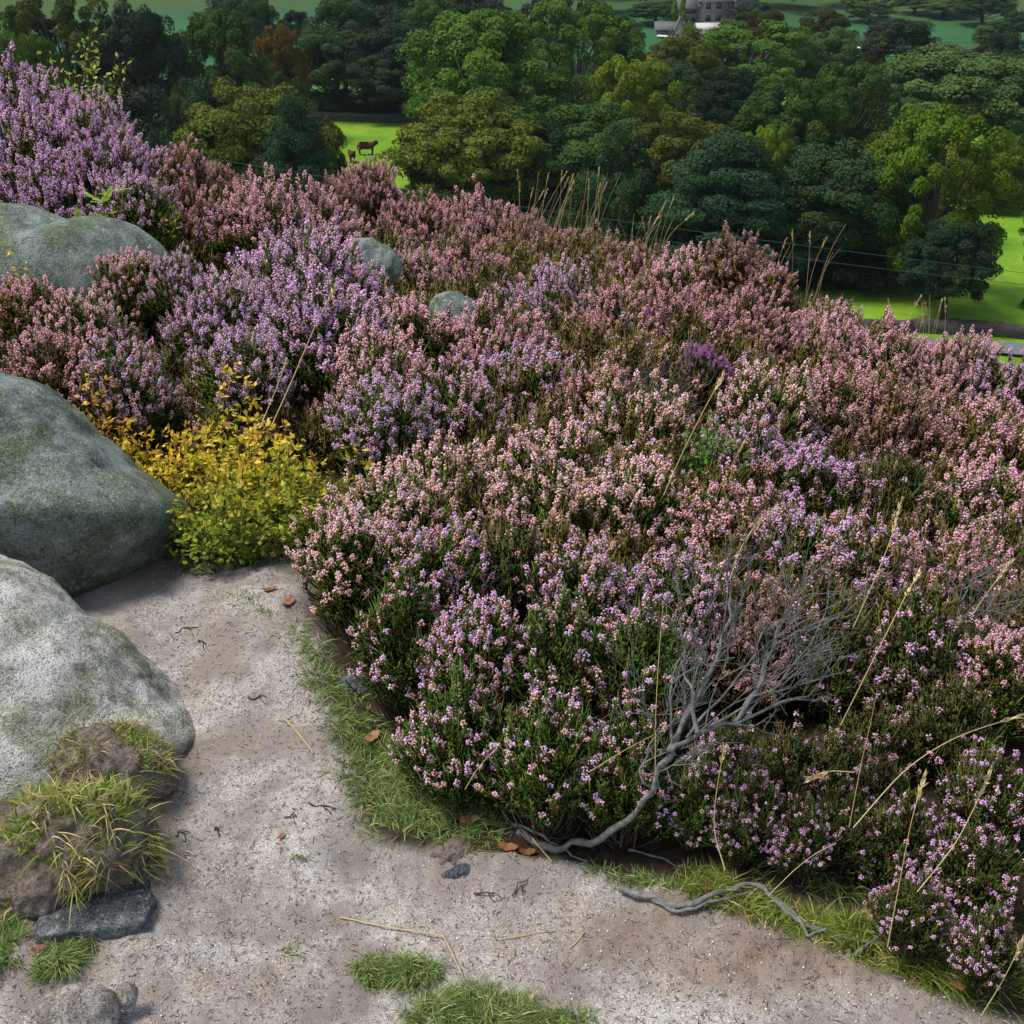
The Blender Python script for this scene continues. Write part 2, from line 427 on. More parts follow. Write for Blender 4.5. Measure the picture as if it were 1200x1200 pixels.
def boulder(name, label, cen, D, sil, depth, mat, seed, p=.85, amp=1.0, back=1.0, sub=6, sink=0.0):
    """a boulder whose outline from the path follows sil (pixels round cen); D = distance of its middle in metres"""
    c0 = at_y(cen[0], cen[1], D); dax = float((c0 - CAM) @ FW)
    s = np.array(sil, float); ang = np.arctan2(-(s[:, 1] - cen[1]), s[:, 0] - cen[0]); rr = np.hypot(s[:, 0] - cen[0], s[:, 1] - cen[1]) / FPX * dax
    o = np.argsort(ang); ang, rr = ang[o], rr[o]
    bm = bmesh.new(); bmesh.ops.create_icosphere(bm, subdivisions=sub, radius=1)
    V = np.array([v.co for v in bm.verts]); F = np.array([[v.index for v in f.verts] for f in bm.faces]); bm.free()
    ph = np.arctan2(V[:, 1], V[:, 0]); sa = np.hypot(V[:, 0], V[:, 1]); ca = V[:, 2]
    r = np.interp(ph, np.r_[ang - 2 * PI, ang, ang + 2 * PI], np.r_[rr, rr, rr])
    q = sa ** p
    L = np.c_[r * q * np.cos(ph), r * q * np.sin(ph), depth * np.where(ca > 0, 1, back) * np.sign(ca) * np.abs(ca) ** .9]
    nn = nrm(L / np.array([rr.mean() ** 2, rr.mean() ** 2, depth ** 2]))
    sc = 1 / rr.mean()
    k = L * sc
    dsp = .075 * fbm(k[:, 0] * 1.7 + seed, k[:, 1] * 1.7, k[:, 2] * 1.7, 3) * (.35 + .65 * np.abs(ca)) + .02 * fbm(k[:, 0] * 6 + seed, k[:, 1] * 6, k[:, 2] * 6, 5) - .010 * np.maximum(0, .12 - np.abs(fbm(k[:, 0] * 1.3 + seed * 3, k[:, 1] * 2.2, k[:, 2] * 1.3, 4))) / .12 * np.clip(.5 + fbm(k[:, 0] * 2, k[:, 1] * 2, seed, 2), 0, 1)
    L = L + nn * (dsp * amp * rr.mean())[:, None]
    W = L[:, :1] * RT + L[:, 1:2] * UP - L[:, 2:3] * FW
    g = G().add(W, F)
    ob = g.build(name, mat, smooth=True); ob.location = (c0 - np.array([0, 0, sink])).tolist()
    return tag(ob, label, 'boulder')
gritA = rock_mat('gritstone_pale', (.17, .18, .175), (.36, .37, .365), (.56, .57, .56), (.13, .14, .045), .75, .5)
gritB = rock_mat('gritstone_green', (.065, .088, .085), (.130, .168, .160), (.24, .285, .275), (.085, .115, .035), .65, .35)
gritC = rock_mat('gritstone_slate', (.035, .043, .055), (.075, .088, .105), (.15, .165, .185), (.07, .075, .05), .4, .3)
gritD = rock_mat('gritstone_brown', (.15, .135, .125), (.25, .235, .225), (.36, .345, .335), (.14, .12, .08), .4, .35)
boulder('boulder', 'pale grey gritstone boulder with a green mossy flank beside the path and turf bank', (-40, 850), 2.16,
        [(-300, 640), (-120, 645), (0, 655), (40, 672), (90, 718), (150, 768), (200, 820), (243, 862), (246, 900), (225, 960), (150, 1010), (60, 1040), (0, 1080), (-150, 1100), (-350, 1000)], .30, gritA, 3.1, p=.8, amp=.8, sub=7)
boulder('boulder', 'dark grey green boulder with a rounded nose beside the yellow bilberry', (-60, 590), 3.0,
        [(-320, 440), (-150, 415), (-40, 425), (0, 437), (45, 450), (80, 478), (110, 510), (150, 548), (185, 572), (208, 590), (219, 606), (213, 628), (185, 660), (150, 688), (100, 720), (0, 770), (-200, 800), (-350, 700)], .42, gritB, 8.4, p=.8, amp=.7, sub=7)
boulder('boulder', 'grey green boulder half buried in heather below the lilac bushes', (30, 330), 4.6,
        [(-160, 262), (-60, 255), (10, 250), (50, 249), (80, 260), (110, 272), (140, 262), (165, 268), (195, 295), (215, 330), (210, 380), (100, 420), (-100, 420), (-200, 350)], .42, gritB, 5.5, p=.8, amp=.5)
boulder('boulder', 'small grey green rock showing through pink heather below the skyline', (440, 296), 5.2,
        [(410, 272), (428, 267), (448, 274), (468, 290), (470, 310), (430, 325), (405, 300)], .12, gritB, 1.5, p=.6, amp=1.6, sub=5, sink=.05)
boulder('boulder', 'small grey green rock beside the grey bare twigs in the heather', (535, 350), 4.7,
        [(508, 328), (526, 322), (548, 330), (566, 350), (560, 375), (530, 380), (505, 360)], .11, gritB, 9.5, p=.6, amp=1.6, sub=5, sink=.075)
def slab(label, u, v, half, rz, mat, seed, lift):
    bm = bmesh.new(); bmesh.ops.create_icosphere(bm, subdivisions=5, radius=1)
    V = np.array([q.co for q in bm.verts]); F = np.array([[q.index for q in f.verts] for f in bm.faces]); bm.free()
    K = V / np.abs(V).max(1, keepdims=True) * .72 + V * .28
    K = K + nrm(V) * (.10 * fbm(K[:, 0] * 1.6 + seed, K[:, 1] * 1.6, K[:, 2] * 1.6, 3) + .03 * fbm(K[:, 0] * 7, K[:, 1] * 7, K[:, 2] * 7 + seed, 3))[:, None]
    P = K * np.array(half); c, s_ = math.cos(rz), math.sin(rz); P = np.c_[P[:, 0] * c - P[:, 1] * s_, P[:, 0] * s_ + P[:, 1] * c, P[:, 2]]
    o = G().add(P, F).build('boulder', mat, smooth=True); p = gpt(u, v)[0]; o.location = (p[0], p[1], p[2] + lift); tag(o, label, 'boulder')
slab('blue grey slab of rock under the overhanging turf bank', 112, 1072, (.098, .06, .05), .18, gritC, 2.2, -.024)
boulder('boulder', 'rounded brownish stone bedded in the sandy path corner', (92, 1185), 1.37,
        [(40, 1165), (65, 1148), (100, 1143), (130, 1152), (138, 1175), (130, 1200), (95, 1215), (55, 1205)], .03, gritD, 4.2, sub=5, sink=.022)
boulder('boulder', 'little brown stone next to the rounded stone', (148, 1163), 1.40,
        [(137, 1152), (148, 1147), (158, 1152), (160, 1165), (155, 1176), (142, 1178), (135, 1168)], .014, gritD, 7.2, sub=4, sink=.008)
boulder('boulder', 'flat bluish stone level with the sand in the middle of the path', (546, 1028), 1.70,
        [(516, 1026), (530, 1018), (555, 1016), (577, 1020), (582, 1030), (566, 1037), (540, 1039), (522, 1036)], .012, gritC, 6.2, sub=4)
boulder('boulder', 'grey stone in the grass edge below the heather by the brown leaf', (415, 806), 2.24,
        [(396, 798), (410, 788), (430, 790), (438, 805), (432, 822), (410, 828), (396, 816)], .03, gritC, 3.9, sub=4)

# ------------------------------------------------------------------ farm house far across the valley
stone = plain('house_stone', (.12, .115, .11), .9, .25, 1.2); slate = plain('roof_slate', (.075, .08, .09), .8, .25, 1.5)
pale = plain('white_paint', (.34, .35, .35), .6, .05, 3)
gm = M('window_glass'); glassm = gm.surf((.03, .035, .045), .1, .5)
def gable(name_mats, parent, c, sx, sy, h, rh, rz):
    """walls with gables along x and a roof, as parts of one building"""
    ca, sa = math.cos(rz), math.sin(rz)
    def tr(V): V = np.asarray(V, float); return np.c_[V[:, 0] * ca - V[:, 1] * sa, V[:, 0] * sa + V[:, 1] * ca, V[:, 2]] + np.asarray(c)
    x, y = sx / 2, sy / 2
    g = G(); g.add(tr([(-x, -y, -2), (x, -y, -2), (x, y, -2), (-x, y, -2), (-x, -y, h), (x, -y, h), (x, y, h), (-x, y, h), (-x, 0, h + rh), (x, 0, h + rh)]), [(0, 1, 5, 4), (2, 3, 7, 6)])
    g.F.append(np.array([(1, 2, 6, 9, 5), (3, 0, 4, 8, 7)]))
    g.build('wall', name_mats[0], parent)
    r = G(); o = .35; th = .22
    for s in (-1, 1):
        A = np.array([(-x - o, s * (y + o), h - o * rh / y), (x + o, s * (y + o), h - o * rh / y), (x + o, 0, h + rh), (-x - o, 0, h + rh)])
        up = np.array([0, 0, th]); dn = np.array([0, 0, .02])
        r.add(tr(np.r_[A + dn, A + up]), [(0, 1, 2, 3), (4, 5, 6, 7), (0, 1, 5, 4), (1, 2, 6, 5), (2, 3, 7, 6), (3, 0, 4, 7)])
    ro = r.build('roof', name_mats[1], parent)
    return tr, ro
def build_house():
    b = empty('stone_house', at_y(842, 34, 290)); b.location.z = float(ground(b.location.x, b.location.y))
    tag(b, 'large stone farmhouse with gables and chimneys across the valley', 'house')
    tr, ro = gable((stone, slate), b, (0, 0, 0), 11.5, 6.5, 5.2, 3.0, .12)
    for x in (-5.2, .8, 5.2):
        g = G(); box(g, tr([(x, 0, 8.7)])[0], (.9, .7, 1.8), .12); g.build('chimney', stone, ro)
    for x in (-3.5, -1.2, 2.0):
        for z in (1.6, 4.0):
            w = G(); box(w, tr([(x, -3.27, z)])[0], (1.1, .08, 1.3), .12); f = w.build('window', glassm, b)
            q = G(); box(q, tr([(x, -3.32, z - .75)])[0], (1.4, .16, .18), .12); q.build('sill', pale, f)
    w = G(); box(w, tr([(.4, -3.27, 1.0)])[0], (1.0, .08, 2.1), .12); w.build('door', plain('door_wood', (.12, .10, .08)), b)
    tr2, ro2 = gable((stone, slate), b, tr([(4.3, -2.2, 0)])[0], 6.6, 4.4, 5.6, 3.4, .12 + PI / 2)
    for z in (1.7, 4.4):
        w = G(); box(w, tr2([(-3.33, 0, z)])[0], (.08, 1.6, 1.4), .12 + PI / 2); w.build('window', glassm, b)
    tr3, ro3 = gable((stone, slate), b, tr([(-7.5, -.5, 0)])[0], 4.4, 5.2, 3.8, 2.2, .12)
    for z in (1.4, 3.0):
        w = G(); box(w, tr3([(0, -2.63, z)])[0], (2.6, .06, .7), .12); w.build('window', glassm, b)
    s = empty('glasshouse', at_y(830, 27, 272)); s.location.z = float(ground(s.location.x, s.location.y)); tag(s, 'long low white glasshouse in front of the stone farmhouse', 'glasshouse')
    gable((pale, pale), s, (0, 0, .3), 4.6, 2.2, 1.7, .7, .1)
    d = empty('stone_barn', at_y(785, 22, 275)); d.location.z = float(ground(d.location.x, d.location.y)); tag(d, 'low grey barn with a slate roof left of the farmhouse', 'barn')
    t, _ = gable((stone, slate), d, (0, 0, 0), 5.6, 3.4, 1.4, 1.1, -.08)
    w = G(); box(w, t([(-1, -1.72, .6)])[0], (1.5, .06, 1.1), -.08); w.build('door', glassm, d)
    k = empty('dovecote', at_y(797, 20, 270)); k.location.z = float(ground(k.location.x, k.location.y)); tag(k, 'small white gabled hut beside the low grey barn', 'hut')
    gable((pale, slate), k, (0, 0, 0), 1.3, 1.3, 2.6, 1.6, PI / 2)
    wall_line('hedge', 'dark clipped hedge along the pale lane below the farmhouse', [(38, 274), (54, 266), (70, 257.5), (88, 243), (112, 224)], 1.9, 1.4, plain('hedge_leaves', (.028, .055, .028), .8, .5, 1.5), 200, 'hedge', .3)
build_house()

# ------------------------------------------------------------------ cattle
def cow(label, x, y, rz, coat, s=1.0, grazing=False, name='cow'):
    me = bpy.data.meshes.new(name)
    hd = (.95, 0, .35) if grazing else (1.1, 0, 1.45)
    nk = (.75, 0, .85) if grazing else (.85, 0, 1.25)
    V = [(-.75, 0, 1.12), (-.3, 0, 1.05), (.2, 0, 1.02), (.6, 0, 1.12), nk, hd, (hd[0] + .28, 0, hd[2] - .14)]
    R = [.30, .36, .36, .30, .2, .16, .09]
    E = [(i, i + 1) for i in range(6)]
    for fx, a in ((-.75, 0), (.6, 3)):
        for sy in (-1, 1):
            n = len(V); V += [(fx, sy * .2, .85), (fx + (.06 if a else -.1), sy * .21, .45), (fx, sy * .21, .04)]; R += [.15, .085, .07]
            E += [(a, n), (n, n + 1), (n + 1, n + 2)]
    n = len(V); V += [(-1.02, 0, 1.1), (-1.06, 0, .55)]; R += [.05, .04]; E += [(0, n), (n, n + 1)]
    for sy in (-1, 1):
        n = len(V); V.append((hd[0] - .08, sy * .26, hd[2] + .12)); R.append(.05); E.append((5, n))
    me.from_pydata(V, E, [])
    o = link(name, me, coat); md = o.modifiers.new('skin', 'SKIN')
    for i, v in enumerate(me.skin_vertices[0].data): v.radius = (R[i] * 1.3, R[i] * 1.3); v.use_root = (i == 1)
    o.modifiers.new('smooth', 'SUBSURF').levels = 1; o.modifiers[-1].render_levels = 1
    o.location = (x, y, float(ground(x, y)) - .02); o.rotation_euler = (0, 0, rz); o.scale = (s,) * 3
    return tag(o, label, 'cow', None)
brown_coat = plain('brown_coat', (.075, .025, .018), .8, .3, 3); black_coat = plain('black_coat', (.014, .014, .016), .8, .3, 3)
p = gpt(430, 181)[0]; cow('brown cow standing side on by the field wall, partly behind the olive tree', p[0], p[1], .1, brown_coat, 1.1)
p = gpt(413, 190)[0]; cow('brown cow facing the moor on the small bright green field', p[0], p[1], -1.4, brown_coat, .95)
p = gpt(824, 41)[0]; cow('black cow grazing below the lane, the one nearer the round green tree', p[0], p[1], 2.9, black_coat, 1.0, True)
p = gpt(834, 43)[0]; cow('black cow standing below the lane, the one nearer the farmhouse', p[0], p[1], .2, black_coat, 1.0)

# ------------------------------------------------------------------ overhead wires
wirem = plain('wire', (.05, .08, .08), .5, .1)
def wire(label, pts, sag):
    pts = np.array(pts); t = np.linspace(0, 1, 60)[:, None]
    P = pts[0] * (1 - t) + pts[1] * t; P[:, 2] -= (4 * sag * t * (1 - t))[:, 0]
    g = G(); tubes(g, P[None], .013, 5); tag(g.build('overhead_wire', wirem), label, 'wire', 'overhead wires above the valley road')
wire('thin overhead wire crossing the dark trees, uppermost of the two', [at_y(120, 165, 60), at_y(1500, 352, 62)], .5)
wire('thin overhead wire crossing the dark trees, lower of the two', [at_y(120, 178, 60), at_y(1500, 362, 62)], .7)
# ------------------------------------------------------------------ trees
treem = tree_mat('tree_leaves'); barkm = bark_mat('tree_bark', (.06, .05, .042))
def crown_mesh(seed, style):
    rg = np.random.default_rng(seed); L, Rr = [], []
    def ball(n, cz, rz, rxy, lo, zmin, rad):
        d = nrm(rg.normal(0, 1, (n, 3))); d[:, 2] = np.where(d[:, 2] < zmin, -d[:, 2], d[:, 2]); q = rg.uniform(lo, 1.0, n)[:, None]
        return np.c_[rxy * d[:, :2] * q, cz + rz * d[:, 2:] * q], rg.uniform(*rad, (n, 1))
    if style == 'dome':
        L, Rr = ball(165, .56, .38, .43, .55, -.72, (.045, .095)); Rr = Rr * np.array([1, 1, .8])
    elif style == 'ash':
        n = 150; zz = rg.uniform(.17, .96, n); w = .46 * np.sqrt(np.clip(1 - ((zz - .54) / .5) ** 2, 0, 1)) + .03
        a = rg.uniform(0, 2 * PI, n); q = rg.uniform(.45, 1, n) * (1 + .12 * np.sin(3 * a + seed))
        L = np.c_[w * q * np.cos(a), w * q * np.sin(a), zz]; Rr = rg.uniform(.038, .085, (n, 1)) * np.array([1, 1, .8])
    elif style == 'layered':
        for k, z in enumerate(np.linspace(.12, .95, 13)):
            w = .46 * (1 - ((z - .12) / .9) ** 2.2) + .05
            for j in range(11 if z < .85 else 5):
                a = j * 2.4 + k + rg.uniform(-.4, .4); q = rg.uniform(.35, .98)
                L.append((w * q * math.cos(a), w * q * math.sin(a), z + rg.normal(0, .018) - .05 * q)); Rr.append((rg.uniform(.08, .15), rg.uniform(.08, .15), rg.uniform(.03, .05)))
        L, Rr = np.array(L), np.array(Rr)
    elif style == 'spread':
        n = 200; a = rg.uniform(0, 2 * PI, n); q = np.sqrt(rg.uniform(0.02, 1, n)); top = .90 - .30 * q ** 2.4 + .06 * np.sin(a * 3 + q * 5 + seed) + rg.normal(0, .02, n)
        z = top - rg.uniform(0, 1, n) ** 1.5 * (top - .16)
        L = np.c_[.42 * q * np.cos(a), .42 * q * np.sin(a), z]; Rr = rg.uniform(.04, .09, (n, 1)) * np.array([1, 1, .7])
    elif style == 'poplar':
        n = 26; z = np.linspace(.12, .93, n); w = .3 * np.sin(PI * z ** .8) + .05; a = rg.uniform(0, 2 * PI, n)
        L = np.c_[w * np.cos(a) * .8, w * np.sin(a) * .8, z]; Rr = np.full((n, 1), .16) * np.array([1, 1, .6])
    else:  # bush
        n = 120; d = nrm(rg.normal(0, 1, (n, 3))); d[:, 2] = np.abs(d[:, 2]); L = d * np.array([.4, .4, .86]) * rg.uniform(.4, 1, (n, 1)); Rr = rg.uniform(.05, .11, (n, 1)) * np.array([1, 1, 1.0])
    nl = len(L); per = int(62000 / nl); lv = []
    dirs = nrm(rg.normal(0, 1, (nl, per, 3)) + np.array([0, 0, .6]))
    shell = rg.uniform(.55, 1.06, (nl, per, 1)) ** .6
    lump = 1 + .22 * vnoise(dirs[..., 0] * 2.2 + np.arange(nl)[:, None] * 5.1, dirs[..., 1] * 2.2, dirs[..., 2] * 2.2)[..., None]
    P = (L[:, None] + dirs * Rr[:, None] * shell * lump).reshape(-1, 3)
    out = nrm(dirs.reshape(-1, 3) * .8 + nrm(P - np.array([0, 0, .5])) * .5 + rg.normal(0, .55, P.shape))
    a, b = perp(out); t = rg.uniform(0, 2 * PI, (len(P), 1)); U = a * np.cos(t) + b * np.sin(t); W = b * np.cos(t) - a * np.sin(t)
    s = rg.uniform(.0065, .0125, (len(P), 1))
    lobe = np.repeat(rg.uniform(0, 1, nl), per); c = np.c_[np.clip(.55 * lobe + .45 * rg.uniform(0, 1, len(P)), 0, 1), np.repeat(rg.uniform(0, 1, nl) ** 2, per) * .8, rg.uniform(0, 1, len(P))]
    g = G(); leaves(g, P, U * s, W * s * .62, c)
    t = G()
    cr = L
    top = .8 if style not in ('bush',) else .5
    zz = np.linspace(-.04, top, 9); wob = np.c_[.02 * np.sin(zz * 7 + seed), .02 * np.cos(zz * 6 + seed), zz]
    tubes(t, wob[None], np.interp(zz, [-.04, .03, .3, top], [.045, .03, .022, .004])[None], 8)
    pick = rg.choice(nl, min(16, nl), replace=False); K = []
    for i in pick:
        z0 = min(max(.16, L[i, 2] * .45), .6); s0 = np.array([0.02 * math.sin(z0 * 7 + seed), 0.02 * math.cos(z0 * 6 + seed), z0])
        mid = (s0 + L[i]) / 2 + np.array([0, 0, -.03]); q = np.linspace(0, 1, 5)[:, None]
        K.append((1 - q) ** 2 * s0 + 2 * q * (1 - q) * mid + q ** 2 * L[i])
    tubes(t, np.array(K), np.linspace(.013, .003, 5)[None], 5)
    return g, t
STY = {}
def tree_src(style, seed):
    if (style, seed) not in STY:
        g, t = crown_mesh(seed, style)
        co, to = g.build('crown', treem), t.build('trunk', barkm)
        STY[(style, seed)] = (co.data, to.data); bpy.data.objects.remove(co); bpy.data.objects.remove(to)
    return STY[(style, seed)]
NAMES = {'dome': 'broadleaf_tree', 'ash': 'ash_tree', 'layered': 'layered_tree', 'spread': 'spreading_tree', 'poplar': 'poplar_tree', 'bush': 'field_bush'}
COL = {'green': (.055, .115, .016), 'bright': (.080, .150, .012), 'olive': (.070, .095, .014), 'dark': (.022, .048, .018), 'teal': (.019, .045, .022),
       'black': (.016, .028, .016), 'brown': (.050, .055, .014), 'autumn': (.105, .075, .010), 'lime': (.10, .155, .014), 'grey': (.045, .085, .026), 'deep': (.030, .065, .014)}
def tree(style, u, vtop, w, dist, col, label, seed=0, hk=1.0, tint=1.0, base=None):
    if u < 960 and dist < 100: dist *= 1.27
    tint *= 1.15; seed = seed % 4
    top = at_y(u, vtop, dist); gz = float(ground(top[0], dist)) if base is None else base
    dax = float((top - CAM) @ FW)
    W = 1.27 * w / FPX * dax; H = max((top[2] - gz) / .985, .5)
    cm, tm = tree_src(style, seed)
    r = empty(NAMES[style], (top[0], dist, gz), (u * 1.7 + seed) % 6.28)
    r.scale = (W / .98, W / .98, H)
    tag(r, label, 'bush' if style == 'bush' else 'tree', 'bushes in the valley' if style == 'bush' else 'trees in the valley')
    c = bpy.data.objects.new('crown', cm); C.objects.link(c); c.parent = r; c.color = (*[x * tint for x in COL[col]], 1)
    k = bpy.data.objects.new('trunk', tm); C.objects.link(k); k.parent = r
    return r
T = tree
# nearest row, just below the edge of the moor
T('spread', 290, 88, 175, 92, 'olive', 'olive green spreading tree behind the left heather, teal tree in front of it')
T('layered', 342, 112, 92, 84, 'teal', 'dark teal tree standing in front of the olive spreading tree', 1)
T('bush', 172, 120, 95, 88, 'teal', 'low dark teal tree crown beside the sapling', 2)
T('dome', 212, 96, 48, 98, 'deep', 'small round green crown at the left shoulder of the olive spreading tree', 3)
T('spread', 380, 132, 44, 118, 'olive', 'small olive tree beside the cattle field', 4, tint=.8)
T('spread', 548, 103, 172, 92, 'olive', 'wide olive tree lit on its left side, right of the cattle', 5, tint=1.15)
T('spread', 668, 106, 200, 96, 'deep', 'wide darker green tree merging with the lit olive tree', 6)
T('layered', 858, 152, 165, 80, 'teal', 'blue green layered tree in front of the dark olive tree', 7, tint=1.15)
T('spread', 815, 125, 150, 90, 'olive', 'dark olive brown tree behind the blue green layered tree', 8, tint=.75)
T('ash', 902, 148, 55, 88, 'lime', 'narrow yellow green tree at the right shoulder of the layered tree', 9)
T('dome', 1000, 165, 165, 104, 'dark', 'very dark tree with a visible trunk left of the tall lit tree', 10)
T('dome', 1122, 255, 108, 93.5, 'teal', 'low dark tree with its trunk by the road, under the tall lit tree', 11, tint=.7)
T('ash', 1114, 133, 138, 100, 'bright', 'tall bright green tree lit by the sun at the right of the valley', 12, tint=.72)
T('ash', 1240, 235, 50, 106, 'olive', 'olive tree cut by the right edge of the picture', 13, tint=.7)
T('bush', 1220, 345, 40, 96, 'dark', 'dark bush cut by the right edge above the road', 14)
T('bush', 750, 215, 120, 84, 'deep', 'dark green bush in the gap left of the layered tree', 15)
T('bush', 590, 205, 150, 88, 'deep', 'dark green bush under the wide olive tree', 15, tint=.7)
T('bush', 955, 225, 100, 96, 'black', 'very dark bush behind the layered tree', 15)
# middle rows
T('spread', 930, 82, 120, 128, 'deep', 'brownish green tree behind the layered tree', 16)
T('ash', 995, 76, 105, 134, 'deep', 'loose green tree with light showing through its stems', 17)
T('dome', 1130, 50, 205, 150, 'grey', 'great pale green domed tree behind the tall lit tree', 18, tint=1.1)
T('layered', 857, 76, 96, 138, 'teal', 'dark flat topped conifer among lighter trees', 19, tint=.6)
T('ash', 742, 70, 92, 132, 'lime', 'light yellow green tree right of the wide dark tree', 20, tint=.85)
T('dome', 560, 8, 168, 150, 'green', 'big round mid green tree at the top centre', 21)
T('ash', 682, 1, 115, 165, 'green', 'tall green tree with a dark trunk beside the open field', 22, tint=.85)
T('dome', 725, 14, 52, 172, 'black', 'near black tree tucked behind the tall green tree', 23)
T('spread', 798, 30, 88, 178, 'olive', 'olive green tree below the pale lane', 24, tint=.9)
T('ash', 885, 28, 135, 186, 'green', 'light green tree in front of the farmhouse', 25, tint=.9)
T('dome', 973, 30, 75, 192, 'grey', 'pale grey green tree right of the farmhouse trees', 26)
T('dome', 897, 10, 76, 214, 'brown', 'dark brownish round tree beside the farmhouse', 27, tint=.55)
T('dome', 965, 10, 70, 220, 'brown', 'dark brownish round tree, second right of the farmhouse', 28, tint=.5)
T('dome', 1058, 20, 88, 198, 'black', 'black green round tree before the far hillside field', 29, tint=1.2)
T('bush', 1022, 52, 55, 190, 'brown', 'low dark brown bush below the black green round tree', 30, tint=.5)
T('dome', 1178, 34, 70, 190, 'black', 'dark round tree at the right edge above the pale domed tree', 31)
T('ash', 1195, 90, 60, 160, 'dark', 'dark tree at the right edge beside the pale domed tree', 32)
T('dome', 388, 33, 105, 186, 'dark', 'dark green round tree below the autumn tinted tree', 33)
T('dome', 452, 25, 125, 188, 'teal', 'dark blue green tree left of the big round tree', 34, tint=.65)
T('ash', 470, 60, 100, 182, 'dark', 'dark tree standing over the cattle field', 35, tint=.8)
T('dome', 325, 28, 62, 168, 'autumn', 'yellow brown autumn tinted tree among dark trees', 36, tint=.7)
T('dome', 250, 8, 112, 150, 'deep', 'dark green round tree behind the olive spreading tree', 37)
T('dome', 152, -4, 112, 140, 'black', 'very dark tall tree behind the sapling', 38, tint=1.1)
T('ash', 60, -4, 125, 150, 'olive', 'dark olive tree above the left heather', 39, tint=.55)
T('ash', 22, 42, 72, 128, 'green', 'mid green tree crown at the left edge above the heather', 40, tint=.8)
T('dome', 345, 11, 36, 250, 'black', 'small dark tree alone on the far green field', 41)
T('dome', 275, -14, 70, 235, 'dark', 'dark tree left of the far green field', 42)
T('dome', 455, -20, 110, 210, 'dark', 'dark tree top at the upper edge right of the far green field', 43, tint=.8)
T('dome', 545, -14, 110, 215, 'black', 'dark tree top at the upper edge behind the big round tree', 44)
T('dome', 645, -8, 70, 230, 'black', 'dark purple green tree behind the tall green tree', 45)
T('bush', 612, 90, 120, 118, 'dark', 'dark bush between the big round tree and the wide dark tree', 46)
T('bush', 700, 95, 90, 140, 'dark', 'dark bush at the foot of the tall green tree', 47)
T('bush', 810, 95, 90, 140, 'deep', 'dark green bush under the olive tree below the lane', 48)
T('bush', 940, 150, 130, 112, 'dark', 'dark bush under the loose green tree', 49)
T('bush', 120, 70, 190, 118, 'black', 'black green undergrowth tree behind the sapling', 51)
T('bush', 250, 70, 120, 120, 'dark', 'dark bush below the dark round tree', 52)
T('bush', 1060, 118, 120, 128, 'deep', 'dark green bush below the great domed tree', 53)
T('bush', 1180, 140, 90, 130, 'olive', 'olive bush at the right edge below the domed tree', 54, tint=.8)
T('bush', 545, 95, 100, 125, 'black', 'black green bush under the big round tree', 55)
# undergrowth and smaller trees that close the gaps between the rows
for i, (st, u, v, w, d, c, lab) in enumerate([
    ('dome', 30, 85, 110, 120, 'deep', 'dark green tree behind the topmost purple heather'),
    ('bush', 200, 75, 110, 126, 'black', 'near black bush behind the dark round tree'),
    ('dome', 110, 30, 100, 160, 'dark', 'dark tree crown just right of the sapling top'),
    ('bush', 320, 62, 110, 138, 'dark', 'dark bush under the autumn tinted tree'),
    ('dome', 300, -4, 60, 215, 'dark', 'dark tree at the left border of the far green field'),
    ('dome', 400, -6, 90, 200, 'dark', 'dark blue green tree at the right border of the far green field'),
    ('dome', 505, -6, 90, 200, 'deep', 'dark green crown filling the gap left of the big round tree'),
    ('bush', 655, 62, 100, 150, 'deep', 'dark green bush between the two tall central trees'),
    ('bush', 730, 120, 130, 108, 'dark', 'dark bush below the light yellow green tree'),
    ('dome', 790, 70, 90, 158, 'dark', 'dark green tree in front of the olive green one below the lane'),
    ('bush', 1000, 95, 90, 150, 'dark', 'dark bush left of the great domed tree'),
    ('spread', 1060, 150, 130, 118, 'olive', 'olive tree between the very dark tree and the tall lit tree'),
    ('bush', 1000, 210, 200, 106, 'black', 'black green thicket behind the very dark tree'),
    ('dome', 1190, 62, 90, 172, 'deep', 'dark green tree at the right edge behind the domed tree'),
    ('bush', 1050, 205, 80, 112, 'dark', 'dark thicket behind the tall lit tree'),
    ('bush', 870, 200, 200, 92, 'black', 'black green thicket behind the blue green layered tree'),
    ('bush', 700, 190, 160, 90, 'dark', 'dark thicket under the wide darker green tree'),
    ('bush', 505, 165, 90, 94, 'deep', 'green bush at the left foot of the lit olive tree'),
    ('bush', 240, 190, 180, 88, 'dark', 'dark thicket at the foot of the olive spreading tree'),
    ('bush', 330, 195, 130, 86, 'black', 'black green thicket at the foot of the dark teal tree'),
    ('dome', 1110, -4, 70, 300, 'grey', 'blue green tree above the teal field'),
    ('dome', 845, 45, 60, 200, 'deep', 'green round tree below the farmhouse lane')]):
    T(st, u, v, w, d, c, lab, (7, 16, 21, 33, 37, 46, 14, 15)[i % 8] if st == 'bush' else (21, 33, 37)[i % 3])
T('bush', 385, 95, 80, 186, 'dark', 'dark thicket behind the cattle field and its wall', 2)
T('bush', 440, 100, 80, 187, 'black', 'black green thicket behind the brown cow', 3)
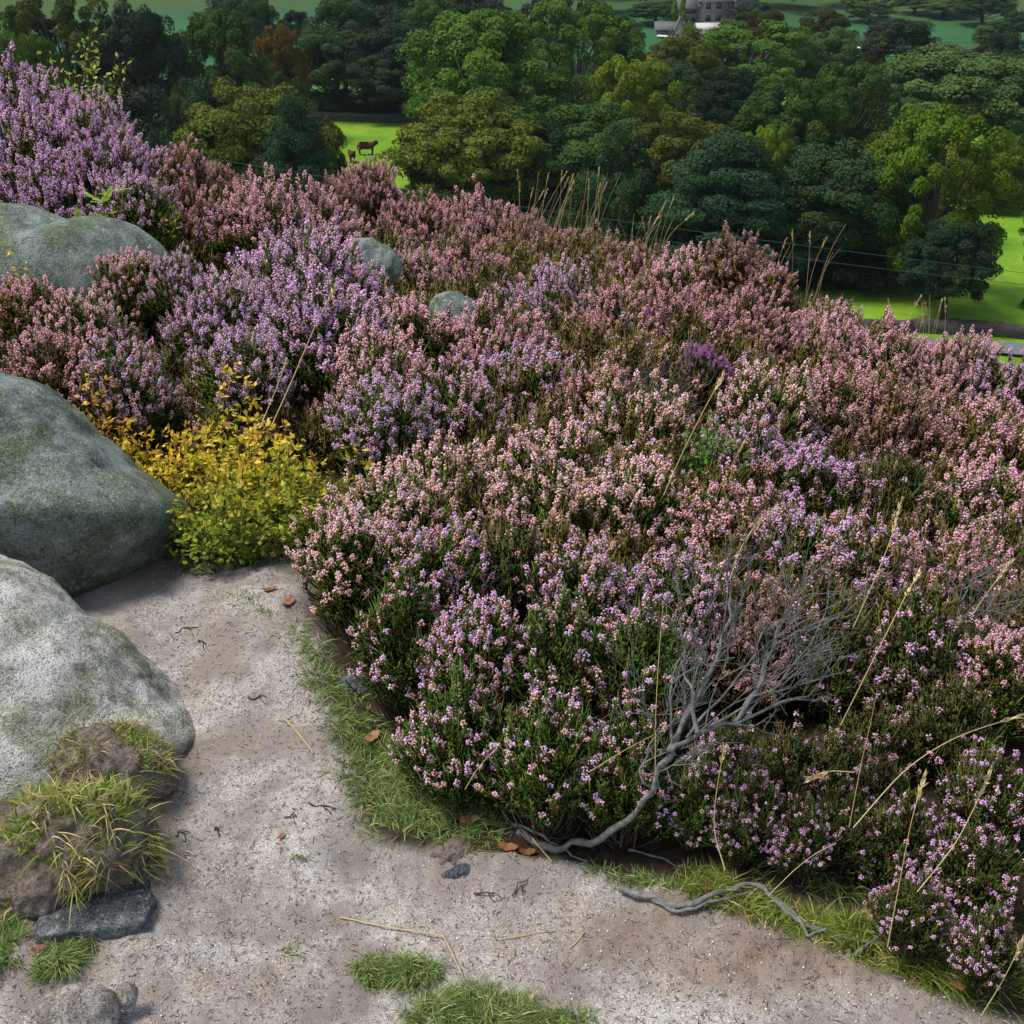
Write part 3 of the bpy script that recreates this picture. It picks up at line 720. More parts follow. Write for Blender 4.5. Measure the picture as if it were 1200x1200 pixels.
# far side of the valley
T('ash', 1022, -6, 52, 292, 'grey', 'blue green tree on the far hillside left of the teal field', 56)
T('dome', 1075, -12, 46, 305, 'dark', 'small dark tree on the far hillside above the teal field', 57)
T('dome', 1158, -10, 66, 285, 'dark', 'dark blue tree on the far hillside at the right', 58)
T('bush', 1165, 18, 40, 262, 'grey', 'pale blue bush in the teal field', 59)
T('dome', 1195, 12, 40, 262, 'dark', 'dark bluish tree at the right edge of the teal field', 60)
T('poplar', 791, 2, 9, 285, 'lime', 'slender yellow green poplar left of the white hut', 61)
T('poplar', 801, -2, 9, 280, 'lime', 'slender yellow green poplar behind the white hut', 61)
T('dome', 768, 2, 60, 290, 'dark', 'dark blue tree beside the low grey barn', 62)
T('dome', 735, 20, 40, 240, 'grey', 'pale blue green tree on the slope behind the tall green tree', 63)
T('bush', 806, 21, 16, 262, 'lime', 'small yellow green bush below the barn', 64)
T('bush', 862, 27, 40, 258, 'dark', 'dark bush in front of the right end of the farmhouse', 46)
T('bush', 812, 30, 30, 262, 'deep', 'dark green bush at the left corner of the farmhouse', 15)
T('dome', 885, 2, 50, 285, 'dark', 'dark tree rising behind the right gable of the farmhouse', 37)
# the wood that closes the view above the farmhouse
def far_wood():
    rg = np.random.default_rng(5); cm, tm = tree_src('dome', 1)
    n = len(cm.vertices); V = np.zeros(n * 3, np.float32); cm.vertices.foreach_get('co', V); V = V.reshape(-1, 3)
    Kc = np.zeros(n * 4, np.float32); cm.attributes['col'].data.foreach_get('color', Kc); Kc = Kc.reshape(-1, 4)[:, :3]
    q = np.arange(n).reshape(-1, 4); g = G()
    keep = rg.permutation(len(q))[:3000]; f = q[keep]
    for k in range(70):
        y = rg.uniform(306, 350); x = rg.uniform(14, 82) if k < 46 else rg.uniform(-150, 10)
        if k >= 46: y += 60
        s = rg.uniform(9, 16); h = rg.uniform(9, 15); a = rg.uniform(0, 6.28)
        W = V[f.ravel()] * np.array([s, s, h]); c, d = math.cos(a), math.sin(a)
        ctr = V[f].mean(1, keepdims=True) * np.array([s, s, h]); W = (W.reshape(-1, 4, 3) - ctr) * 2.1 + ctr; W = W.reshape(-1, 3)
        W = np.c_[W[:, 0] * c - W[:, 1] * d + x, W[:, 0] * d + W[:, 1] * c + y, W[:, 2] + float(ground(x, y))]
        g.add(W, np.arange(len(W)).reshape(-1, 4), Kc[f.ravel()])
    o = g.build('woodland', treem); o.color = (*COL['dark'], 1); tag(o, kind='stuff')
far_wood()
# ------------------------------------------------------------------ heather
def heather_mesh(seed, R, H, n, spk, flor, K, lean=.25, frac=.8, zlo=-.1):
    """one bush: woody stems, needle foliage, flower spikes; real size in metres"""
    rg = np.random.default_rng(seed)
    def tips(n, lo, hi, flat=1.0):
        nc = max(10, n // 7)
        cth, cz = rg.uniform(0, 2 * PI, nc), rg.uniform(-.02, 1, nc)
        pick = rg.integers(0, nc, n)
        th = cth[pick] + rg.normal(0, .17, n); z = np.clip(cz[pick] + rg.normal(0, .10, n), -.02, 1)
        s = np.sqrt(np.clip(1 - z ** 2, 0, 1))
        d = np.c_[s * np.cos(th), s * np.sin(th), z]
        k = 1 + .24 * fbm(d[:, 0] * 1.9 + seed, d[:, 1] * 1.9, d[:, 2] * 1.9, 2) + rg.normal(0, .035, n) + (rg.uniform(-.10, .12, nc))[pick]
        k = k * rg.uniform(lo, hi, n)
        return d * np.array([R, R, H]) * k[:, None] + np.array([0, 0, .02])
    def dirs(P):
        d = nrm(P - np.array([0, 0, -.25 * H]))
        return nrm(d * .95 + np.array([lean * .5, 0, .38]) + rg.normal(0, .17, P.shape))
    fl, fo, st = G(), G(), G()
    tip = tips(n, .80, 1.12); D = dirs(tip); L = rg.uniform(.09, .15, n) + spk[1] * .5; base = tip - D * L[:, None]
    zz = np.clip(tip[:, 2] / H, 0, 1); has = rg.uniform(0, 1, n) < frac * sstep(zlo, zlo + .4, zz + .25 * fbm(tip[:, 0] * 9, tip[:, 1] * 9, seed, 2))
    hue = rg.uniform(0, 1, n); sp = rg.uniform(spk[0], spk[1], n); gt = rg.uniform(.002, .014, n)
    bendv = nrm(rg.normal(0, 1, (n, 3))) * rg.uniform(.0, .02, (n, 1))
    idx = np.where(has)[0]; kk = (np.arange(K) + .5) / K
    I, T = [a.ravel() for a in np.meshgrid(idx, kk, indexing='ij')]
    T = T + rg.normal(0, .3 / K, T.shape)
    s = gt[I] + T * sp[I]
    ang = rg.uniform(0, 2 * PI, n)[I] + np.tile(np.arange(K), len(idx)) * 2.4 + rg.normal(0, .5, I.shape)
    a, b = perp(D); rad = a[I] * np.cos(ang)[:, None] + b[I] * np.sin(ang)[:, None]
    rr = flor * (.55 + .75 * np.clip(T * 2.2, 0, 1)) * rg.uniform(.7, 1.25, I.shape)
    q = s / L[I]
    P = tip[I] - D[I] * s[:, None] + bendv[I] * (4 * q * (1 - q))[:, None] + rad * rr[:, None]
    ax = nrm(rad * .8 - D[I] * .5 + rg.normal(0, .35, P.shape))
    fsz = flor * rg.uniform(.62, 1.15, I.shape) * (.6 + .4 * np.clip(T * 4, 0, 1))
    keep = rg.uniform(0, 1, I.shape) < .9
    col = np.c_[np.clip(T * .9 + hue[I] * .45 - .15 + rg.normal(0, .14, I.shape), 0, 1), rg.uniform(0, 1, I.shape), hue[I]]
    octas(fl, P[keep], ax[keep], fsz[keep], fsz[keep] * .74, col[keep])
    def shoots(base, D, L, m, lo, hi, r):
        n = len(base); f0, f1 = lo, hi
        J = np.repeat(np.arange(n), m); t = rg.uniform(-.12, .72, len(J)); a, b = perp(D); an = rg.uniform(0, 2 * PI, len(J))
        A = base[J] + D[J] * (L[J] * t)[:, None]
        dr = nrm(D[J] * .8 + (a[J] * np.cos(an)[:, None] + b[J] * np.sin(an)[:, None]) * .65 + np.array([0, 0, .2]))
        ln = rg.uniform(f0, f1, len(J)); B = A + dr * ln[:, None]
        dead = rg.uniform(0, 1, n)
        spindles(fo, A, B, rg.uniform(.7, 1.3, len(J)) * r, np.c_[rg.uniform(0, 1, len(J)), t, dead[J]], .55)
    shoots(base, D, L, 12, .014, .032, .0034)
    tl = tip + D * rg.uniform(.0, .008, (n, 1))
    spindles(fo, base, tl, np.full(n, .0030), np.c_[rg.uniform(.3, 1, n), np.ones(n), rg.uniform(0, 1, n)], .6)
    ti = tips(int(n * 1.1), .35, .86); Di = dirs(ti); Li = np.full(len(ti), .10)
    shoots(ti - Di * .1, Di, Li, 9, .022, .045, .0042)
    ns = int(n * .8); sel = rg.choice(n, ns, replace=False)
    root = np.c_[rg.normal(0, R * .10, ns), rg.normal(0, R * .10, ns), np.full(ns, -.04)]
    e = base[sel] + D[sel] * L[sel][:, None] * .3; q = np.linspace(0, 1, 6)[None, :, None]
    mid = (root + e) / 2 + np.array([0, 0, -.12 * H]) * rg.uniform(.2, 1.4, (ns, 1)) + rg.normal(0, .02, (ns, 3))
    Pp = (1 - q) ** 2 * root[:, None] + 2 * q * (1 - q) * mid[:, None] + q ** 2 * e[:, None]
    tubes(st, Pp, np.linspace(1, .35, 6)[None] * rg.uniform(.0016, .0040, (ns, 1)), 3, np.c_[rg.uniform(0, 1, (ns, 2)), rg.uniform(0, 1, ns)])
    return fl, fo, st

HK['sparse'] = HK['mixed']; HK['dim'] = (HK['purple'][0], HK['salmon'][1], (.045, .060, .014)); HK['sprays'] = HK['purple']
FLM = {k: flower_mat(k) for k in HK}; FOM = {k: heath_leaf_mat(k) for k in HK}
def cover_flowers():
    m = M('heather_cover_flowers'); a = m.attr(); oi = m.n('ShaderNodeObjectInfo')
    pick = m.ramp(oi.outputs['Random'], [(0, (.64, .38, .66)), (.3, (.72, .40, .46)), (.55, (.60, .31, .26)), (.75, (.42, .24, .22)), (.9, (.64, .42, .76))], 'CONSTANT')
    c = m.mix(m.ramp(a[0], [(.25, 0.0), (.8, .7)]), pick, (.52, .31, .26))
    return m.surf(m.vary(c, a[1], .7, 1.25), .6, .2, trans=.25)
COVF = cover_flowers(); COVL = heath_leaf_mat('salmon')
def stem_mat():
    m = M('heather_stems'); a = m.attr()
    return m.surf(m.ramp(a[2], [(0, (.030, .020, .014)), (.7, (.085, .060, .045)), (1, (.18, .16, .145))]), .85, .1)
STM = stem_mat()
ARCH = {}
#              seed R    H    n    spike         floret  K
for nm, args in {'dim': [(9, .17, .26, 420, (.015, .030), .0052, 11), (10, .17, .24, 400, (.014, .028), .0052, 10)], 'sparse': [(7, .17, .26, 480, (.015, .030), .0056, 12), (8, .17, .24, 480, (.014, .028), .0056, 11)], 'low': [(1, .17, .26, 560, (.020, .042), .0050, 16), (2, .17, .24, 540, (.018, .040), .0050, 15)],
                 'mid': [(3, .27, .34, 900, (.034, .064), .0060, 20), (4, .27, .32, 860, (.030, .058), .0058, 19)],
                 'tall': [(5, .36, .46, 1250, (.050, .090), .0072, 25), (6, .36, .42, 1150, (.046, .080), .0070, 23)]}.items():
    for i, a in enumerate(args):
        fl, fo, st = heather_mesh(*a, lean=.35 if nm == 'tall' else .15, frac={'sparse': .34, 'dim': .13, 'low': .80}.get(nm, .92), zlo={'sparse': -.15, 'dim': -.1, 'low': .05, 'mid': .2, 'tall': .28}[nm])
        obs = [fl.build('flowers', COVF), fo.build('foliage', COVL), st.build('stems', STM)]
        ARCH[(nm, i)] = ([o.data for o in obs], a[1], a[2])
        for o in obs: bpy.data.objects.remove(o)

HCOUNT = 0
def put(ob, mat):
    ob.material_slots[0].link = 'OBJECT'; ob.material_slots[0].material = mat
COVER_SRC = []
def heather(u, v, y, w, kind, label, fl=None):
    """u, v: where its top shows; y: how far into the place it stands; w: width across in picture pixels"""
    global HCOUNT
    top = at_y(u, v, y); gz = float(ground(top[0], y)); h = float(np.clip(top[2] - gz, .16, .75))
    dax = float((top - CAM) @ FW); rad = w / FPX * dax / 2
    nm = 'low' if rad < .21 else 'mid' if rad < .31 else 'tall'
    if kind in ('sparse', 'sprays'): nm = 'sparse'
    if kind == 'dim': nm = 'dim'
    var = HCOUNT % 2; meshes, R, H = ARCH[(nm, var)]
    r = empty('heather_bush', (top[0], y, gz), (HCOUNT * 2.399) % 6.283); s = rad / R
    if nm == 'tall': r.rotation_euler.z = ((HCOUNT * 1.7) % 1.6) - .6
    r.scale = (s, s, s); up = h / s * .95 - H * 1.0
    tag(r, label, 'heather', 'heather bushes on the moor')
    for n_, me, mt in zip(('flowers', 'foliage', 'stems'), meshes, (FLM[kind], FOM[kind], STM)):
        o = bpy.data.objects.new(n_, me); C.objects.link(o); o.parent = r; put(o, mt)
        if n_ == 'stems': o.scale.z = max(.3, (up + H) / H)
        else: o.location.z = up
        if len(COVER_SRC) < 3 and nm == 'dim': COVER_SRC.append(o)
    HCOUNT += 1
    return r
H = heather
# the tall group on the left skyline
H(15, 86, 5.7, 150, 'purple', 'tall purple heather at the left edge topping the skyline')
H(92, 118, 5.5, 120, 'lilac', 'brownish lilac heather at the foot of the green sapling')
H(30, 130, 5.3, 150, 'lilac', 'lilac heather filling the left edge under the tall purple bush')
H(120, 160, 5.1, 130, 'purple', 'purple heather right of the left edge, above the half buried boulder')
H(50, 190, 4.95, 150, 'purple', 'deep lilac heather hanging over the half buried boulder')
H(152, 195, 4.9, 100, 'lilac', 'lilac heather bush behind the lime green bramble leaves')
H(198, 168, 6.2, 85, 'salmon', 'brownish pink heather on the skyline before the teal tree')
H(252, 190, 6.5, 75, 'brown', 'small brown heather on the skyline below the olive tree')
H(220, 225, 5.6, 110, 'salmon', 'salmon heather behind the small yellow bilberry')
H(300, 218, 5.6, 150, 'pink', 'pink heather bush between the skyline and the great lilac bush')
H(365, 226, 6.0, 120, 'pink', 'pale pink heather on the skyline below the dark teal tree')
H(425, 190, 7.3, 85, 'salmon', 'tall pink tipped heather on the skyline below the cattle')
H(395, 210, 7.0, 70, 'brown', 'brown heather on the skyline left of the pink tipped one')
# about the half buried boulder
H(150, 285, 4.3, 90, 'pink', 'pink heather drooping over the end of the half buried boulder')
H(195, 290, 4.25, 70, 'lilac', 'small lilac heather right of the grey dead bush top')
H(30, 322, 3.95, 120, 'salmon', 'salmon pink heather at the left edge below the half buried boulder')
H(92, 335, 3.9, 100, 'cream', 'cream pink heather left of the grey dead bush')
H(50, 385, 3.65, 130, 'salmon', 'dull pink heather just above the dark boulder at the left edge')
H(140, 395, 3.6, 120, 'mixed', 'mixed pink and lilac heather behind the bilberry')
# the great lilac bushes
H(335, 280, 4.45, 190, 'lilac', 'great lilac heather bush, its back left crown below the skyline')
H(395, 300, 4.5, 130, 'lilac', 'lilac heather bush just left of the small green rock')
H(265, 325, 4.15, 150, 'lilac', 'bright lilac heather bush right of the grey dead bush')
H(370, 330, 4.05, 180, 'lilac', 'bright lilac heather in the middle of the great lilac group')
H(485, 345, 4.2, 130, 'pink', 'pink lilac heather in front of the two small rocks')
H(570, 365, 4.2, 140, 'pink', 'pink lilac heather below the grey bare twigs')
H(280, 385, 3.75, 120, 'lilac', 'lilac heather with dark green base above the yellow bilberry')
H(455, 385, 3.75, 150, 'pink', 'dull pink and olive heather under the great lilac group')
H(440, 440, 3.4, 120, 'lilac', 'lilac heather hanging over the dark hollow right of the bilberry')
H(530, 432, 3.55, 130, 'mixed', 'mixed heather over olive foliage right of the dark hollow')
# back slope, below the trees
H(485, 236, 7.0, 120, 'salmon', 'dull pink heather on the back slope below the wide olive tree')
H(560, 236, 7.3, 120, 'salmon', 'rose pink heather on the skyline left of the tall straw grass')
H(625, 262, 6.9, 120, 'brown', 'brown heather on the skyline at the left foot of the tall straw grass')
H(690, 290, 6.7, 120, 'brown', 'brown heather in front of the tall straw grass')
H(490, 292, 5.6, 80, 'pink', 'pink heather right of the small rock below the skyline')
H(545, 285, 5.9, 120, 'salmon', 'salmon heather behind the grey bare twigs')
H(640, 322, 5.2, 130, 'lilac', 'pale lilac heather right of the grey bare twigs')
H(745, 310, 6.3, 110, 'salmon', 'dull rose heather on the skyline below the layered tree')
H(800, 288, 5.9, 100, 'pink', 'pink heather rising on the skyline left of the dark brown bush')
H(862, 275, 5.8, 90, 'brown', 'dark brown heather rising highest on the right skyline')
H(905, 305, 5.7, 70, 'salmon', 'brown pink heather on the skyline right of the dark brown bush')
H(720, 352, 4.9, 140, 'salmon', 'dusky pink heather on the back slope above the magenta bell heather')
H(805, 345, 5.0, 140, 'salmon', 'dusky pink heather below the dark brown skyline bush')
H(880, 350, 5.1, 120, 'salmon', 'rose heather in front of the brown pink skyline bush')
H(968, 374, 5.2, 130, 'pink', 'rose pink heather on the skyline below the very dark tree')
H(1040, 385, 5.1, 130, 'pink', 'rose pink heather on the skyline left of the grey road')
H(1120, 397, 5.0, 120, 'pink', 'pink heather on the skyline right of the grey road')
H(1185, 418, 4.8, 110, 'purple', 'purple pink heather on the skyline at the right edge')
# middle of the slope
H(620, 405, 3.95, 140, 'mixed', 'mixed olive and pink heather in the middle of the slope')
H(695, 430, 3.8, 120, 'salmon', 'faded grey pink heather left of the magenta bell heather')
H(828, 402, 4.1, 70, 'magenta', 'small bright magenta bell heather in the middle of the slope')
H(905, 425, 3.85, 140, 'cream', 'tall cream spiked heather right of the magenta bell heather')
H(985, 432, 3.9, 130, 'salmon', 'rose heather on the right slope above the lilac tipped bush')
H(1070, 455, 3.75, 150, 'brown', 'dark brown heather with bare grey stems on the right slope')
H(1160, 470, 3.7, 150, 'salmon', 'rose heather at the right edge of the slope')
H(750, 452, 3.45, 150, 'cream', 'cream pink spiked heather behind the centre mound')
H(650, 492, 3.2, 150, 'cream', 'cream heather forming the back of the centre mound')
H(870, 492, 3.3, 130, 'mixed', 'cream and lilac heather beside the green bilberry')
H(960, 520, 3.15, 150, 'purple', 'lilac tipped heather on the right slope')
H(1060, 535, 3.1, 120, 'dim', 'dark olive heather with few flowers on the right slope')
H(1160, 545, 3.05, 150, 'pink', 'pink heather at the right edge beneath the rose one')
# the centre mound
H(545, 522, 2.95, 170, 'cream', 'pale cream pink heather on the back left of the centre mound')
H(455, 548, 2.75, 150, 'cream', 'pale pink heather on the left shoulder of the centre mound')
H(640, 552, 2.78, 160, 'cream', 'pale pink heather on the top of the centre mound')
H(745, 535, 2.85, 160, 'cream', 'pale pink heather on the right of the mound top')
H(850, 575, 2.7, 150, 'pink', 'pink heather between the mound top and the straw stalk')
H(415, 595, 2.45, 140, 'cream', 'pale lilac pink heather leaning out over the path edge')
H(505, 610, 2.4, 150, 'mixed', 'lilac and cream heather on the left face of the centre mound')
H(600, 618, 2.42, 120, 'dim', 'dark olive brown patch of heather in the hollow of the centre mound')
H(700, 640, 2.30, 150, 'mixed', 'lilac and salmon heather on the front of the centre mound')
H(800, 648, 2.28, 140, 'mixed', 'lilac heather right of the centre mound front')
H(470, 690, 2.14, 130, 'sparse', 'dark green heather with lilac tips over the grass strip')
H(560, 700, 2.08, 150, 'mixed', 'lilac tipped heather in the lower face of the mound')
H(660, 720, 2.02, 150, 'sparse', 'lilac dotted dark green heather at the mound foot')
H(760, 725, 2.02, 140, 'sparse', 'lilac dotted heather left of the grey bare branches')
H(540, 805, 1.89, 140, 'sparse', 'dark green heather nearest the grass strip at the mound foot')
H(640, 835, 1.79, 140, 'sparse', 'dark green heather with few lilac flowers above the exposed root')
H(735, 850, 1.77, 130, 'sparse', 'sparse lilac heather at the foot of the grey bare branches')
# right of the bare branches
H(935, 600, 2.62, 150, 'mixed', 'lilac heather behind the grey bare branches')
H(1030, 620, 2.55, 150, 'mixed', 'mixed heather on the right, behind the straw grass heads')
H(1130, 625, 2.55, 150, 'salmon', 'salmon heather on the right behind the grey twigs')
H(880, 690, 2.22, 140, 'brown', 'brown twiggy heather over the grey bare branches')
H(980, 710, 2.2, 150, 'dim', 'brown lilac heather right of the grey bare branches')
H(1090, 715, 2.18, 150, 'sprays', 'grey stemmed lilac heather on the right')
H(1185, 740, 2.1, 130, 'pink', 'pink heather at the right edge, level with the bare branches')
H(860, 860, 1.80, 110, 'sprays', 'lilac heather below the grey bare branches')
H(1120, 800, 1.98, 140, 'dim', 'dark green heather above the long straw stalk')
H(1020, 830, 1.95, 110, 'dim', 'dark sparse heather in the shadow right of the bare branches')
H(1170, 890, 1.75, 120, 'sprays', 'lilac heather at the lower right edge')
H(1060, 950, 1.66, 110, 'sprays', 'purple pink heather above the lower right grass')
H(1150, 990, 1.58, 120, 'sprays', 'rose purple heather at the lower right corner')
H(940, 985, 1.66, 80, 'sprays', 'small purple heather sprays in the dark gap above the root')

H(1075, 1045, 1.47, 90, 'sprays', 'purple heather sprays low over the straw stalks, nearest the root end')
H(1165, 1080, 1.40, 90, 'sprays', 'lowest purple heather bush at the right edge above the corner grass')
H(925, 868, 1.86, 110, 'dim', 'dark almost flowerless heather at the left of the dark gap, right of the branch tips')
H(985, 885, 1.84, 110, 'dim', 'dark almost flowerless heather at the back of the dark gap')
H(880, 925, 1.72, 100, 'sprays', 'low purple heather sprays between the branch foot and the dark gap')
H(820, 905, 1.75, 90, 'sparse', 'small lilac heather sprays right under the main grey branch')
H(990, 955, 1.68, 90, 'dim', 'low dark heather at the mouth of the dark gap behind the root')
H(1040, 905, 1.78, 100, 'dim', 'nearly flowerless dark heather in the dark gap under the arching stalk')
# ------------------------------------------------------------------ low heather cover between the bushes
def cover():
    rg = np.random.default_rng(11); pts, rot, scl, idx = [], [], [], []
    x, y = np.meshgrid(np.arange(-4.6, 4.6, .17), np.arange(1.25, 9.2, .17))
    x = x.ravel() + rg.uniform(-.07, .07, x.size); y = y.ravel() + rg.uniform(-.07, .07, y.size)
    ok = (path_mask(x, y) < .02) & (y < yedge(x) + .35) & (np.abs(x) < .55 * y + .7)
    xb = np.interp(y, EDGE_Y, EDGE_X)
    ok &= ~((y < 3.4) & (x < xb + .26)) & ~((y < 2.15) & (x > .3))                      # grass edge and path
    ok &= ~((x > -1.6) & (x < -.42) & (y > 2.5) & (y < 3.55)) # bilberry
    ok &= ~((x < -.8) & (y < 3.5)) & ~((x < -1.35) & (y > 4.1) & (y < 4.85))
    far = (y > 4.5) & (rg.uniform(0, 1, len(x)) < .45)
    ok &= ~far
    x, y = x[ok], y[ok]; n = len(x)
    me = bpy.data.meshes.new('heather_cover'); me.vertices.add(n)
    me.vertices.foreach_set('co', np.c_[x, y, ground(x, y) - .02].astype(np.float32).ravel())
    a = me.attributes.new('turn', 'FLOAT_VECTOR', 'POINT'); a.data.foreach_set('vector', np.c_[rg.normal(0, .12, (n, 2)), rg.uniform(0, 6.28, n)].astype(np.float32).ravel())
    a = me.attributes.new('size', 'FLOAT', 'POINT'); a.data.foreach_set('value', (rg.uniform(.7, 1.1, n) * np.where(y > 4, 1.1, .9)).astype(np.float32))
    o = link('heather_cover', me); tag(o, kind='stuff')
    t = bpy.data.node_groups.new('scatter_heather', 'GeometryNodeTree')
    t.interface.new_socket('Geometry', in_out='INPUT', socket_type='NodeSocketGeometry'); t.interface.new_socket('Geometry', in_out='OUTPUT', socket_type='NodeSocketGeometry')
    N = t.nodes.new; gi, go = N('NodeGroupInput'), N('NodeGroupOutput'); j = N('GeometryNodeJoinGeometry')
    for s_ in COVER_SRC:
        oi = N('GeometryNodeObjectInfo'); oi.transform_space = 'ORIGINAL'; oi.inputs['Object'].default_value = s_
        t.links.new(oi.outputs['Geometry'], j.inputs[0])
    ip = N('GeometryNodeInstanceOnPoints')
    def named(nm, ty):
        q = N('GeometryNodeInputNamedAttribute'); q.data_type = ty; q.inputs['Name'].default_value = nm; return q.outputs['Attribute']
    t.links.new(gi.outputs[0], ip.inputs['Points']); t.links.new(j.outputs[0], ip.inputs['Instance'])
    t.links.new(named('turn', 'FLOAT_VECTOR'), ip.inputs['Rotation']); t.links.new(named('size', 'FLOAT'), ip.inputs['Scale'])
    t.links.new(ip.outputs[0], go.inputs[0])
    o.modifiers.new('scatter', 'NODES').node_group = t
cover()
# ------------------------------------------------------------------ grass, bilberry, sapling, branches, litter
def grass_mat(name, stops, var=(.6, 1.35), trans=.35): return leafmat(name, stops, var, trans, .5, .3)
grassG = grass_mat('grass_green', [(0, (.09, .17, .045)), (.4, (.18, .28, .075)), (.6, (.29, .36, .12)), (.78, (.42, .40, .20)), (1, (.45, .38, .22))])
grassY = grass_mat('grass_turf', [(0, (.09, .17, .02)), (.35, (.18, .27, .03)), (.55, (.34, .34, .09)), (.8, (.50, .40, .18)), (1, (.56, .47, .30))])
strawm = grass_mat('straw', [(0, (.36, .27, .11)), (.6, (.50, .40, .19)), (1, (.58, .50, .30))], (.8, 1.15), .2)
def inpoly(p, poly):
    x, y = p[:, 0], p[:, 1]; r = np.zeros(len(p), bool); n = len(poly)
    for i in range(n):
        (x1, y1), (x2, y2) = poly[i], poly[(i + 1) % n]
        if y1 == y2: continue
        r ^= ((y1 > y) != (y2 > y)) & (x < (x2 - x1) * (y - y1) / (y2 - y1) + x1)
    return r
def scatter(rg, poly, n):
    poly = np.array(poly, float); lo, hi = poly.min(0), poly.max(0); out = np.zeros((0, 2))
    while len(out) < n:
        q = rg.uniform(lo, hi, (n * 2, 2)); out = np.r_[out, q[inpoly(q, poly)]]
    return gpt(out[:n, 0], out[:n, 1])
def grass(name, label, polys, n, ln, mat, seed, cat='grass', kind=None, up=.9, clump=.5, wd=.0011, drop=0.0, group=None):
    rg = np.random.default_rng(seed); g = G()
    for poly in polys:
        P = scatter(rg, poly, n); c_ = gpt([q[0] for q in poly], [q[1] for q in poly])[:, :2]; c2 = np.roll(c_, -1, 0); ed = np.full(n, 9.0)
        for A_, B_ in zip(c_, c2):
            t_ = np.clip(((P[:, :2] - A_) @ (B_ - A_)) / max((B_ - A_) @ (B_ - A_), 1e-9), 0, 1); ed = np.minimum(ed, np.linalg.norm(P[:, :2] - A_ - t_[:, None] * (B_ - A_), axis=1))
        wid = np.percentile(ed, 90); soft = np.clip(ed / wid, 0, 1)
        dens = vnoise(P[:, 0] * 13, P[:, 1] * 13, seed * 1.7)
        k_ = (dens > -clump + rg.uniform(-.25, .25, n)) & (rg.uniform(0, 1, n) < .05 + 1.1 * soft ** 1.3); P = P[k_]; soft = soft[k_]; m = len(P)
        cell = np.floor(P[:, :2] * 38); hx = np.sin(cell[:, 0] * 12.9 + cell[:, 1] * 78.2) * 43758.5; hx -= np.floor(hx)
        a = hx * 6.283 + rg.normal(0, .7, m); til = rg.uniform(.15, 1.0, m)
        D = nrm(np.c_[np.cos(a) * til, np.sin(a) * til, np.full(m, up) - drop * rg.uniform(0, 1, m)])
        L = rg.uniform(ln[0], ln[1], m) * (.75 + .5 * hx) * (.55 + .55 * soft); P[:, 2] -= .003
        blades(g, P, D, L, wd * rg.uniform(.6, 1.4, m), rg.uniform(.2, 1.0, m), np.c_[np.clip(rg.beta(1.3, 2.2, m) + .15 * (hx - .5), 0, 1), np.zeros(m), rg.uniform(0, 1, m)], rg)
    return tag(g.build(name, mat), label, cat, group, kind)
# fine turf between sand and heather
grass('grass', None, [[(318, 735), (360, 720), (400, 760), (440, 830), (520, 880), (600, 930), (610, 985), (560, 1000), (470, 992), (420, 985), (395, 930), (375, 860), (345, 800)]], 17000, (.018, .048), grassG, 1, None, 'stuff', .7, .7)
grass('grass', None, [[(770, 1045), (800, 1010), (860, 1015), (930, 1060), (1010, 1065), (1100, 1085), (1210, 1120), (1210, 1215), (1120, 1180), (1000, 1130), (900, 1095)]], 12000, (.02, .06), grassY, 2, None, 'stuff', .8, .5)
grass('grass', None, [[(600, 980), (680, 1000), (780, 1025), (800, 1050), (740, 1040), (640, 1014)]], 2600, (.012, .035), grassG, 13, None, 'stuff', .7, .3)
grass('grass', None, [[(840, 1010), (900, 985), (990, 1000), (1090, 1055), (1120, 1100), (1010, 1080), (930, 1060)]], 2200, (.02, .06), grassG, 14, None, 'stuff', .8, .4)
grass('grass_tuft', 'dense green grass tuft at the bottom edge in the middle of the path', [[(470, 1180), (500, 1158), (560, 1150), (620, 1165), (690, 1182), (720, 1215), (560, 1225), (460, 1215)]], 8000, (.02, .048), grassG, 3, 'grass tuft', None, .8, .9)
grass('grass_tuft', 'smaller yellowish green grass tuft behind the bottom one', [[(400, 1135), (425, 1118), (470, 1114), (520, 1124), (525, 1148), (480, 1166), (425, 1160)]], 5000, (.016, .04), grassG, 4, 'grass tuft', None, .8, .9)
def soil_mat():
    m = M('peaty_soil'); n1, n2, n3 = m.noise(14, 6, .7), m.noise(70, 5, .7), m.noise(190, 3, .7)
    c = m.ramp(n2, [(.32, (.065, .052, .044)), (.5, (.175, .145, .125)), (.7, (.29, .25, .225))])
    c = m.mix(m.ramp(n1, [(.45, 0.0), (.65, .6)]), c, (.16, .15, .15))
    return m.surf(c, .95, .08, m.bump(m.math('ADD', n2, m.math('MULTIPLY', n3, .6)), .9, .02))
soilm = soil_mat()
